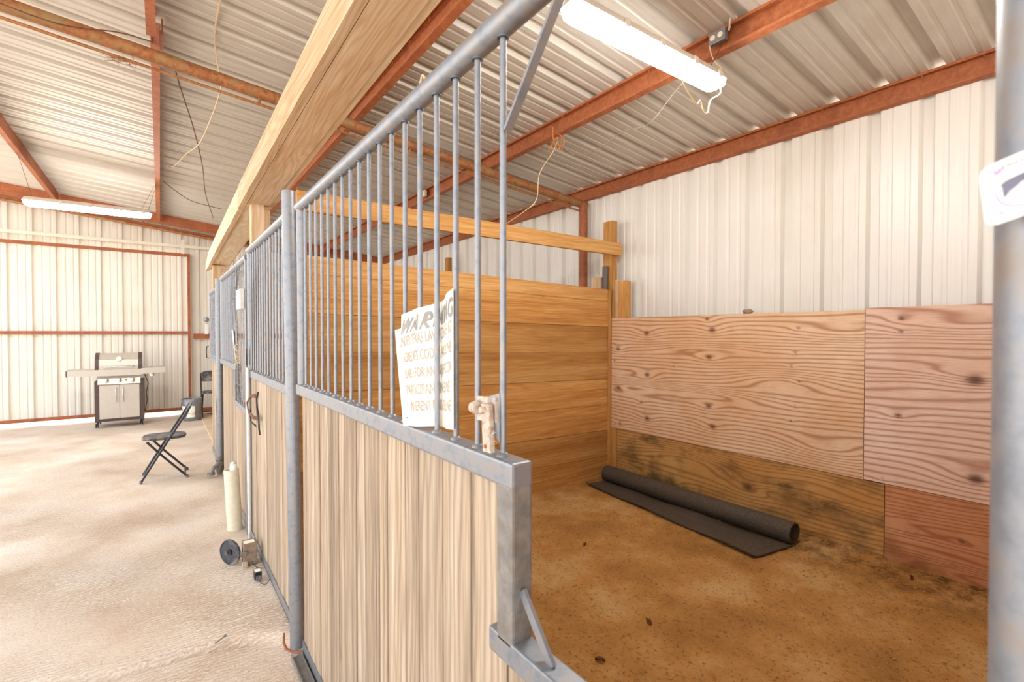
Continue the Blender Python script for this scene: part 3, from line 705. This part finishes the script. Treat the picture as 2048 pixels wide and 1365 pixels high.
# ------------------------------------------------------------------ lettering
def glyphs(body):
    c = bpy.data.curves.new('t', 'FONT'); c.body = body; c.resolution_u = 3; c.offset = .03 if len(body) == 1 else .012
    o = bpy.data.objects.new('t', c); COL.objects.link(o)
    dg = bpy.context.evaluated_depsgraph_get(); dg.update(); me = o.evaluated_get(dg).to_mesh()
    vs = [(v.co.x, v.co.y) for v in me.vertices]; fs = [tuple(p.vertices) for p in me.polygons]
    o.evaluated_get(dg).to_mesh_clear(); bpy.data.objects.remove(o); bpy.data.curves.remove(c)
    x0 = min(v[0] for v in vs); x1 = max(v[0] for v in vs); y1 = max(v[1] for v in vs); y0 = min(v[1] for v in vs)
    return [((x-x0)/(x1-x0), (y-y0)/(y1-y0)) for x, y in vs], fs
def interp(xs, ys, x):
    if x <= xs[0]: return ys[0]
    for i in range(len(xs)-1):
        if x <= xs[i+1]:
            t_ = (x-xs[i])/(xs[i+1]-xs[i]); t_ = t_*t_*(3-2*t_); return ys[i]+(ys[i+1]-ys[i])*t_
    return ys[-1]
def sgn(s, t_):
    yl = 1.272 if t_ < .125 else 1.312+(1.252-1.312)*(t_-.14)/.86
    if .125 <= t_ < .14: yl = 1.272+(t_-.125)/.015*.04
    y = yl+(.985-yl)*s; z = (1.672+.042*s+.012*s*s)+((1.363+.030*s)-(1.672+.042*s+.012*s*s))*t_
    x = interp([.96, 1.01, 1.098, 1.19, 1.32], [.550, .556, .5825, .552, .546], y)-.006*t_*(1-s)
    return x, y, z
sg = thing('warning_sign', (.56, 1.15, 1.36), 'weathered white WARNING sign woven between the bars of the nearest front', 'sign')
NS, NT_ = 36, 48
ts = sorted([j/NT_ for j in range(NT_+1)]+[.1249, .1401]); nt = len(ts)-1
vs = [sgn(i/NS, t_) for t_ in ts for i in range(NS+1)]
fs = [(j*(NS+1)+i, j*(NS+1)+i+1, (j+1)*(NS+1)+i+1, (j+1)*(NS+1)+i) for j in range(nt) for i in range(NS)]
nv = len(vs); vs += [(x+.0012, y, z) for x, y, z in vs]; fs += [tuple(nv+q for q in f_)[::-1] for f_ in fs]
B().add(vs, fs, 0, True).build('sheet', 'paper', sg)
def line(txt, s0, s1, t0, t1, mat, nm, yref=1.272):
    g, f_ = glyphs(txt); vv = []
    for x, y in g:
        p = sgn(s0+(s1-s0)*x, t1+(t0-t1)*y); vv.append((p[0]-.0012, p[1], p[2]))
    B().add(vv, f_, 0).build(nm, mat, sg)
line('W', .05, .27, .055, .20, 'lettergrey', 'lettering'); line('A', .265, .40, .05, .197, 'lettergrey', 'lettering')
line('R', .42, .53, .05, .195, 'lettergrey', 'lettering'); line('N', .55, .67, .05, .195, 'lettergrey', 'lettering')
line('I', .70, .735, .05, .195, 'lettergrey', 'lettering'); line('N', .765, .87, .05, .195, 'lettergrey', 'lettering'); line('G', .89, .985, .05, .195, 'lettergrey', 'lettering')
line('UNDER TEXAS LAW (CHAPTER 87,', .08, .97, .215, .335, 'letterbrown', 'lettering')
line('REMEDIES CODE), AN EQUINE', .12, .96, .36, .475, 'letterbrown', 'lettering')
line('LIABLE FOR AN INJURY TO OR', .13, .96, .505, .615, 'letterbrown', 'lettering')
line('PARTICIPANT IN EQUINE', .14, .93, .645, .75, 'letterbrown', 'lettering')
line('INHERENT RISKS OF EQUINE', .20, .94, .785, .885, 'letterbrown', 'lettering')
B().disc((sgn(.1, .93)[0]-.001, sgn(.1, .93)[1], sgn(.1, .93)[2]), (1, 0, 0), .002, .001, 10).build('hole', 'amber', sg)

# little card on the right-hand post
def card(s, t_):      # s across (towards -y), t down
    y = .0885+.0045*t_*-1-.085*s; x = .5195-.004*math.sin(s*3.0)+.012*max(0, s-.75)
    z = 1.7485+.018*min(s, .5)+.004*s-.047*t_+.003*t_*s
    k = .895; return x*k, y*k, 1.62+(z-1.62)*k
cdg = thing('sticker_card', (.52, .05, 1.72), 'small white card with a purple ring and running horse taped to the right-edge post', 'card')
NS = 24; vs = []
for j in range(NS+1):
    for i in range(NS+1):
        s, t_ = i/NS, j/NS
        for cs, ct in ((0, 0), (0, 1), (1, 0), (1, 1)):  # rounded corners
            dx, dy = abs(s-cs), abs(t_-ct)
            if dx < .09 and dy < .16:
                ex, ey = (.09-dx)/.09, (.16-dy)/.16; q = math.hypot(ex, ey)
                if q > 1: ex /= q; ey /= q; s = cs+(.09-.09*ex)*(1 if cs == 0 else -1); t_ = ct+(.16-.16*ey)*(1 if ct == 0 else -1)
        vs.append(card(s, t_))
fs = [(j*(NS+1)+i, j*(NS+1)+i+1, (j+1)*(NS+1)+i+1, (j+1)*(NS+1)+i) for j in range(NS) for i in range(NS)]
nv = len(vs); vs += [(x+.0008, y, z) for x, y, z in vs]; fs += [tuple(nv+q for q in f_)[::-1] for f_ in fs]
B().add(vs, fs, 0, True).build('card', 'bluewhite', cdg)
def onc(pts): return [(p[0]-.0005, p[1], p[2]) for p in (card(*q) for q in pts)]
cc = (.30, .50); N_ = 48; o_, i_ = [], []
for k in range(N_):
    a = 2*math.pi*k/N_; w = .92+.05*(.5+.5*math.cos(a+1.9)); o_.append((cc[0]+.215*math.cos(a), cc[1]+.36*math.sin(a))); i_.append((cc[0]+.215*w*math.cos(a), cc[1]+.36*w*math.sin(a)))
B().add(onc(o_+i_), [(k, (k+1) % N_, N_+(k+1) % N_, N_+k) for k in range(N_)]).add(onc([(.085, .16), (.20, .13), (.11, .22)]), [(0, 1, 2)]).add(onc([(.10, .82), (.155, .83), (.105, .87)]), [(0, 1, 2)]).build('ring', 'purple', cdg)
hs = [(.125, .40), (.16, .355), (.21, .34), (.27, .33), (.33, .325), (.38, .28), (.42, .22), (.44, .19), (.45, .23), (.49, .30), (.48, .33), (.445, .31), (.42, .36), (.405, .42), (.46, .45), (.50, .52), (.485, .53), (.44, .49), (.38, .46), (.36, .50), (.39, .56), (.36, .62), (.35, .60), (.365, .56), (.33, .49), (.26, .46), (.235, .50), (.18, .55), (.15, .62), (.14, .61), (.165, .53), (.20, .47), (.215, .40), (.18, .38), (.135, .43)]
bm = bmesh.new(); vv = [bm.verts.new(p) for p in onc(hs)]; bm.faces.new(vv); bmesh.ops.triangulate(bm, faces=bm.faces[:]); bm.verts.index_update()
B().add([v.co[:] for v in bm.verts], [[v.index for v in f_.verts] for f_ in bm.faces]).build('horse', 'horse', cdg); bm.free()
def cline(txt, s0, s1, t0, t1, mat):
    g, f_ = glyphs(txt); B().add(onc([(s0+(s1-s0)*x, t1+(t0-t1)*y) for x, y in g]), f_).build('lettering', mat, cdg)
cline('Internat', .07, .40, .07, .15, 'lettergrey'); cline('-----', .11, .30, .90, .915, 'horse')

# ================================================================== LAMPS AND CABLES
def lamp(p, q, w, h, label, chains, n='fluorescent_light'):
    P, Q = Vector(p), Vector(q); L = (Q-P).length; th = thing(n, p, label, 'lamp')
    prof = []
    def shell(z0_, z1_, w0, w1, e=.03):
        b = B(); sec = []
        N = 32
        for (zf, wf, le) in ((z0_, w0*.80, e*1.6), (z0_+(z1_-z0_)*.25, w0*.97, e*.5), (z1_, w1, 0)):
            ring = []
            for k in range(N):
                a = 2*math.pi*k/N; cx_, sy = math.cos(a), math.sin(a)
                ex = math.copysign(abs(cx_)**.4, cx_); ey = math.copysign(abs(sy)**.62, sy)
                x_ = ex*(.045)+(L/2-.045-le)*(1 if cx_ > 0 else -1) if abs(cx_) > 1e-6 else 0
                ring.append((x_, ey*wf/2, zf))
            sec.append(ring)
        vs = [v for r_ in sec for v in r_]; fs = [(i*N+k, i*N+(k+1) % N, (i+1)*N+(k+1) % N, (i+1)*N+k) for i in range(2) for k in range(N)]
        fs += [tuple(range(N))[::-1], tuple(range(2*N, 3*N))]
        d = (Q-P).normalized(); R = Matrix((d, Vector((0, 0, 1)).cross(d), (0, 0, 1))).transposed(); c = (P+Q)/2
        b.add([c+R@Vector(v) for v in vs], fs, 0, True); return b
    shell(0, .055*h/.1, w, w).build('diffuser', 'diffuser', th)
    shell(h, .0555*h/.1, w*.9, w*1.04).build('housing', 'housing', th)
    for t_ in (.28, .5, .74, .93):
        c = P.lerp(Q, t_); B().box((c.x-.018, c.y+w/2-.004, c.z+.045*h/.1), (c.x+.018, c.y+w/2+.006, c.z+.085*h/.1), bev=.002).box((c.x-.018, c.y-w/2-.006, c.z+.045*h/.1), (c.x+.018, c.y-w/2+.004, c.z+.085*h/.1), bev=.002).build('clip', 'housing', th)
    for (a, b_) in chains:
        a, b_ = Vector(a), Vector(b_); m = int((b_-a).length/.018); c = B()
        for k in range(m):
            pa = a.lerp(b_, k/m); pb = a.lerp(b_, (k+1.25)/m); c.tube([pa, pb], .0028 if k % 2 else .0018, 5)
        c.build('chain', 'wire', th)
    return th
lamp((1.555, 1.685, 3.115), (2.825, 1.665, 3.125), .115, .10, 'bright fluorescent strip light hanging over the open stall', [((1.70, 1.69, 3.2), (1.66, 1.70, zr(1.66)-.01)), ((2.70, 1.67, 3.21), (2.83, 1.66, 3.40)), ((2.55, 1.67, 3.21), (2.80, 1.80, 3.38))])
lamp((-1.345, 8.3, 3.19), (-.075, 8.3, 3.20), .125, .11, 'long white strip light hanging over the aisle by the far wall', [((-.20, 8.3, 3.28), (-.05, 8.35, 3.66)), ((-.12, 8.3, 3.28), (-.02, 8.2, 3.66)), ((-1.25, 8.3, 3.28), (-1.36, 8.2, 3.78))])
def cable(pts, r, mat, label, cat='cable', name='cable', n=6, sub=6):
    P = [Vector(p) for p in pts]; out = []
    for i in range(len(P)-1):
        p0, p1, p2, p3 = P[max(i-1, 0)], P[i], P[i+1], P[min(i+2, len(P)-1)]
        for k in range(sub):
            t_ = k/sub; out.append(.5*((2*p1)+(-p0+p2)*t_+(2*p0-5*p1+4*p2-p3)*t_*t_+(-p0+3*p1-3*p2+p3)*t_**3))
    out.append(P[-1]); return B().tube(out, r, n).build(name, mat, label=label, cat=cat)
cable([(2.30, 1.61, 3.17), (2.325, 1.60, 3.05), (2.40, 1.61, 2.99), (2.51, 1.62, 2.945), (2.55, 1.62, 2.975), (2.60, 1.63, 2.93), (2.66, 1.64, 2.945), (2.72, 1.66, 3.04), (2.83, 1.66, 3.12), (2.80, 1.665, 3.19)], .0042, 'cord', 'cream cord looped under the right end of the lit stall lamp')
cable([(2.825, 1.735, 3.48), (2.815, 1.72, 3.40), (2.81, 1.69, 3.32), (2.82, 1.65, 3.26), (2.80, 1.68, 3.20)], .0038, 'cord', 'cream cord dropping from the outlet box to the stall lamp')
cable([(2.83, 1.60, 3.50), (2.80, 1.59, 3.46), (2.80, 1.58, 3.53), (2.825, 1.57, 3.56), (2.84, 1.56, 3.52)], .0045, 'housing', 'short grey cable curving up from the outlet box over the purlin')
ob = thing('outlet_box', (2.82, 1.68, 3.46), 'grey metal outlet box on the rust-red purlin beside the stall lamp', 'outlet')
B().box((2.815, 1.625, 3.435), (2.845, 1.735, 3.51), bev=.003).build('box', 'galv', ob)
for y in (1.655, 1.705): B().disc((2.813, y, 3.472), (1, 0, 0), .017, .006, 16).build('receptacle', 'pvc', ob)
ob = thing('outlet_box', (2.82, 5.83, 3.46), 'cream outlet box with a knotted cord farther along the same purlin', 'outlet')
B().box((2.81, 5.76, 3.42), (2.845, 5.90, 3.50), bev=.003).build('box', 'pvc', ob)
B().tube([(2.80, 5.80, 3.50), (2.79, 5.86, 3.56), (2.80, 5.78, 3.53), (2.80, 5.90, 3.49)], .004, 6).build('cord', 'cord', ob)
cable([(2.62, 1.70, 3.22), (2.76, 1.95, 3.21), (2.78, 2.17, 3.09), (2.78, 2.40, 3.115), (2.79, 2.66, 3.07), (2.79, 2.92, 3.10), (2.80, 3.12, 3.28)], .003, 'greycord', 'thin grey cord sagging from the lamp to the orange twine knot')
cable([(2.82, 3.17, 3.30), (2.80, 3.2, 3.22), (2.66, 3.22, 3.00), (2.69, 3.3, 2.80), (2.62, 3.4, 2.70), (2.58, 3.6, 2.63)], .0035, 'cord', 'pale cord hanging from the purlin knot down to the top board')
cable([(2.83, 3.24, 3.45), (2.815, 3.22, 3.34), (2.81, 3.15, 3.22), (2.81, 3.10, 3.28), (2.81, 3.18, 3.33), (2.80, 3.27, 3.24), (2.80, 3.22, 3.27), (2.81, 3.17, 3.33), (2.81, 3.12, 3.2), (2.80, 3.06, 3.27), (2.81, 3.15, 3.36)], .0045, 'orangecord', 'orange twine looped around the middle purlin over the stall', 'twine', 'twine')
cable([(.33, 3.6, zr(.33)-.03), (.34, 4.1, zr(.3)-.02), (.40, 4.45, 3.66), (.42, 4.6, 3.62), (.40, 5.2, 3.60), (.36, 6.17, 3.66), (.27, 6.8, 3.72), (.15, 7.36, 3.70), (.08, 7.3, 3.68)], .006, 'cord', 'cord strung below the roof sheets from the photo top to the aisle purlin')
cable([(.10, 4.6, 3.75), (.16, 5.0, 3.72), (.30, 5.9, 3.70), (.44, 7.0, 3.66), (.55, 8.2, 3.62), (.75, 9.6, 3.58)], .005, 'wire', 'dark wire crossing the pale cord under the aisle roof')
cable([(.05, 7.9, 3.64), (.35, 8.4, 3.56), (.60, 8.8, 3.60), (.80, 9.0, 3.62)], .005, 'wire', 'dark wire running right from the aisle purlin toward the header beam')
cable([(-2.2, 4.12, 3.68), (-1.3, 4.12, 3.62), (-.9, 4.12, 3.60), (-.5, 4.12, 3.555), (-.2, 4.14, 3.62), (.0, 4.1, 3.60)], .004, 'wire', 'thin dark wire draped along the pipe rafter at upper left')
cable([(.598, 1.28, 2.262), (.602, 1.268, 2.31), (.602, 1.245, 2.345), (.602, 1.222, 2.31), (.598, 1.215, 2.262)], .0035, 'cord', 'small bent cream wire loop standing up behind the top rail of the nearest stall front', 'wire', 'wire_loop')
cable([(1.43, 6.6, 3.50), (1.5, 6.62, 3.2), (1.45, 6.6, 2.8), (1.47, 6.6, 2.72)], .006, 'orangecord', 'orange twine strands hanging behind the bars over the next stall', 'twine', 'twine')

# ================================================================== FAR END OF THE AISLE
g = thing('gas_grill', (-.57, 10.95, 0), 'stainless gas grill on casters against the cream sliding door', 'grill')
Y0, Y1 = 10.70, 11.18
for x in (-.905, -.30): B().box((x, Y0+.01, .10), (x+.062, Y1, .80), bev=.006).build('side_panel', 'grilldark', g)
B().box((-.85, Y0+.02, .10), (-.29, Y1-.01, .15), bev=.005).build('base_shelf', 'grilldark', g)
B().box((-.843, Y0+.03, .15), (-.30, Y1, .74)).build('cabinet', 'grilldark', g)
for x0, x1, hx in ((-.842, -.574, -.618), (-.570, -.300, -.526)):
    d_ = B().box((x0, Y0, .152), (x1, Y0+.02, .735), bev=.004).build('door', 'stainless', g)
    B().tube([(hx, Y0, .44), (hx, Y0-.035, .455), (hx, Y0-.038, .56), (hx, Y0-.035, .665), (hx, Y0, .68)], .009, 10).build('handle', 'chrome', d_)
b = B().prism([(0, .745), (.06, .885), (.3, .885), (.3, .745)], (-.86, Y0-.03, 0), (-.285, Y0-.03, 0), (0, 1, 0), (0, 0, 1)); cp = b.build('control_panel', 'stainless', g)
for x, y, z in ((-.745, Y0-.02, .815), (-.575, Y0-.02, .815), (-.395, Y0-.02, .815)):
    k_ = B().lathe((x, y, z), [(.034, -.02), (.034, .008), (.024, .012), (.023, .034), (.018, .038), (0, .038)], 20, (0, -1, .4)).build('knob', 'chrome', cp)
B().box((-.49, Y0-.03, .80), (-.475, Y0-.012, .825)).build('igniter', 'amber', cp)
B().box((-.86, Y0-.01, .88), (-.28, Y1, .985), bev=.008).build('firebox', 'stainless', g)
def bow(b, x0, x1, z0_, z1_, bowz):
    n_ = 10; vs = []
    for i in range(n_+1):
        x = x0+(x1-x0)*i/n_; dz = bowz(x)
        for y, z in ((Y0-.04, z0_+dz), (Y1-.08, z0_+dz+.02), (Y1-.08, z1_+dz), (Y0-.04, z1_+dz)): vs.append((x, y, z))
    return b.add(vs, [(i*4+k, i*4+(k+1) % 4, i*4+4+(k+1) % 4, i*4+4+k) for i in range(n_) for k in range(4)]+[(3, 2, 1, 0), (n_*4, n_*4+1, n_*4+2, n_*4+3)])
bw = lambda x: .05*((x+.57)/.65)**2
bow(B(), -1.24, -.88, .885, .985, lambda x: .012+0*x).build('side_shelf', 'stainless', g)
sb = bow(B(), -.27, .07, .885, .985, lambda x: .02+.03*(x+.27)).build('side_shelf', 'stainless', g)
B().lathe((-.12, Y0-.045, .885), [(.034, -.01), (.034, .008), (.024, .012), (.022, .03), (0, .032)], 20, (0, -1, .2)).build('knob', 'chrome', sb)
B().box((-1.255, Y0-.042, .893), (-1.238, Y1-.08, .995), bev=.003).build('shelf_cap', 'grilldark', g)
bow(B(), -.88, -.27, .885, .99, lambda x: .006).build('front_band', 'stainless', g)
lp = [(0, .985), (-.0, 1.06), (.03, 1.16), (.09, 1.235), (.18, 1.272), (.30, 1.272), (.42, 1.22), (.46, 1.10), (.46, .985)]
lid = B().prism(lp, (-.845, Y0+.0, 0), (-.315, Y0+.0, 0), (0, 1, 0), (0, 0, 1)).build('lid', 'stainless', g)
for x in (-.895, -.315): B().prism([(p[0]-.006 if p[0] < .2 else p[0]+.006, p[1]+.008) for p in lp], (x, Y0, 0), (x+.05, Y0, 0), (0, 1, 0), (0, 0, 1)).build('lid_end', 'grilldark', lid)
B().tube([(-.79, Y0+.0, 1.045), (-.78, Y0-.045, 1.04), (-.38, Y0-.045, 1.045), (-.37, Y0+.0, 1.05)], .011, 10).build('lid_handle', 'chrome', lid)
B().lathe((-.575, Y0+.025, 1.175), [(.04, -.02), (.04, .012), (.034, .016), (0, .016)], 24, (0, -1, .35)).build('gauge', 'white', lid)
for x in (-.885, -.29):
    for y in (Y0+.03, Y1-.05):
        w_ = B(); 
        for dx in (-.014, .014): w_.lathe((x+.01+dx, y, .043), [(0, -.009), (.03, -.009), (.036, -.006), (.036, .006), (.03, .009), (0, .009)], 18, (1, 0, 0))
        w_.tube([(x+.01, y, .04), (x+.01, y, .105)], .009, 8); w_.build('caster', 'black', g)
B().tube([(-.23, 10.9, .88), (-.18, 10.95, .72), (-.21, 10.98, .55), (-.20, 11.0, .40), (-.235, 10.95, .2)], .006, 6).build('gas_hose', 'black', g)

def make_chair(label):
    c = thing('folding_chair', (0, 0, 0), label, 'chair')
    for y in (-.19, .19):
        B().tube([(-.20, y, .012), (.02, y, .40), (.25, y, .80)], .0115, 10).build('front_leg', 'black', c)
        B().tube([(.215, y*.92, .012), (.0, y*.92, .26), (-.145, y*.92, .44)], .0115, 10).build('rear_leg', 'black', c)
        for x in (-.20, .215): B().tube([(x, y*(1 if x < 0 else .92), 0), (x*.985, y*(1 if x < 0 else .92), .03)], .0145, 10).build('foot_cap', 'blackplastic', c)
        B().box((.03, y*.93-.012, .435), (.09, y*.93+.012, .455), bev=.003).build('seat_bracket', 'chrome', c)
    B().tube([(.195, -.175, .05), (.195, .175, .05)], .008, 8).build('crossbar', 'black', c)
    B().tube([(-.172, -.19, .06), (-.172, .19, .06)], .008, 8).build('crossbar', 'black', c)
    b = B(); N = 40; outl = []
    for k in range(N):
        a = 2*math.pi*k/N; outl.append((.005+.20*math.copysign(abs(math.cos(a))**.6, math.cos(a)), .18*math.copysign(abs(math.sin(a))**.6, math.sin(a))))
    vs = [(x, y, .448) for x, y in outl]+[(x*1.03, y*1.03, .462) for x, y in outl]+[(x*.97, y*.97, .474) for x, y in outl]+[(x*.6, y*.6, .470) for x, y in outl]
    fs = [(r_*N+k, r_*N+(k+1) % N, (r_+1)*N+(k+1) % N, (r_+1)*N+k) for r_ in range(3) for k in range(N)]+[tuple(range(N))[::-1], tuple(range(3*N, 4*N))]
    b.add(vs, fs, 0, True).build('seat', 'blackplastic', c)
    vs = []; NB = 14
    for i in range(NB+1):
        y = -.195+.39*i/NB; cur = .025*(1-(y/.195)**2); top = .86-.045*(abs(y)/.195)**3
        for x, z in ((.175+cur, .655), (.185+cur, .655), (.265+cur, top), (.255+cur, top)): vs.append((x, y, z))
    fs = [(i*4+k, i*4+(k+1) % 4, i*4+4+(k+1) % 4, i*4+4+k) for i in range(NB) for k in range(4)]+[(3, 2, 1, 0), (NB*4, NB*4+1, NB*4+2, NB*4+3)]
    B().add(vs, fs, 0).build('backrest', 'blackplastic', c)
    return c
ch1 = make_chair('black folding chair standing alone on the aisle sand, seen side-on')
ch2 = ch1.copy(); COL.objects.link(ch2)
for o in list(ch1.children): q = o.copy(); q.parent = ch2; COL.objects.link(q)
ch1.location = (.025, 6.69, -.004); ch1.rotation_euler[2] = math.radians(-2)
ch2.location = (.83, 11.05, .012); ch2.rotation_euler[2] = math.radians(90); ch2['label'] = 'black folding chair beside the metal bucket, half hidden by the stall fronts'
h_ = B()
for k in range(3): h_.tube([(.84+.055*math.cos(a/10*6.28+k)+.01*k, 10.86+.01*k, .80+.035*math.sin(a/10*6.28)+.012*k) for a in range(10)], .006, 6, closed=True)
h_.tube([(.80, 10.85, .80), (.86, 10.84, .765), (.93, 10.85, .77)], .008, 6)
h_.build('halter', 'leather', label='reddish brown halter draped over the far folding chair', cat='halter')
bk = thing('metal_bucket', (.47, 10.80, 0), 'grey galvanised bucket with a pale label beside the far folding chair', 'bucket')
B().lathe((.47, 10.80, 0), [(0, .012), (.135, .012), (.137, 0), (.14, .004), (.158, .30), (.163, .302), (.160, .312), (.164, .385), (.170, .388), (.168, .396), (.158, .39), (.150, .29), (.13, .02), (0, .02)], 36).build('shell', 'galv', bk)
b = B(); vs = []
for i in range(11):
    a = math.radians(195+i*9); 
    for z, r_ in ((.06, .1485), (.27, .1605)): vs.append((.47+r_*math.cos(a), 10.80+r_*math.sin(a), z))
b.add(vs, [(2*i, 2*i+2, 2*i+3, 2*i+1) for i in range(10)], 0, True).build('paper_label', 'paper', bk)
B().tube([(.31, 10.80, .33), (.30, 10.76, .25), (.34, 10.68, .16), (.47, 10.63, .12), (.60, 10.68, .16), (.64, 10.76, .25), (.63, 10.80, .33)], .003, 6).build('bail_handle', 'wire', bk)
b = thing('light_switch', (.77, 11.55, 1.7), 'small light switch on the far wall just left of the stall fronts', 'switch')
B().box((.735, 11.56, 1.60), (.80, 11.60, 1.80), bev=.004).build('plate', 'white', b)
B().lathe((.765, 11.57, 1.90), [(0, .05), (.04, .04), (.05, 0), (.04, -.04), (0, -.05)], 14, (0, -1, 0)).build('sensor', 'galv', b)
B().tube([(.80, 11.57, 1.36), (.765, 11.55, 1.35), (.76, 11.55, 1.23), (.765, 11.55, 1.12), (.80, 11.57, 1.11)], .008, 8).build('wall_handle', 'black', label='thin dark pull handle on the far wall above the folding chair', cat='handle')

for o in bpy.data.objects:
    if '_o' in o.keys(): del o['_o']
# repeats carry a shared group phrase
GROUPS = {'roof_purlin': 'rust-red roof purlins', 'stall_front': 'galvanised stall fronts', 'plywood_sheet': 'plywood lining sheets of the stall', 'corner_stud': 'short studs in the stall corner',
          'pipe_post': 'round galvanised posts along the stall fronts', 'fluorescent_light': 'hanging fluorescent lights', 'folding_chair': 'black folding chairs', 'dry_leaf': 'dry leaves on the stall dirt',
          'outlet_box': 'outlet boxes on the purlin', 'stall_partition': 'plank partitions', 'cable': 'cables and cords under the roof', 'twine': 'orange twine under the roof', 'straw_tuft': 'tufts of caught straw'}
for o in bpy.data.objects:
    if o.parent is None and 'label' in o.keys():
        g_ = GROUPS.get(o.name.split('.')[0])
        if g_: o['group'] = g_
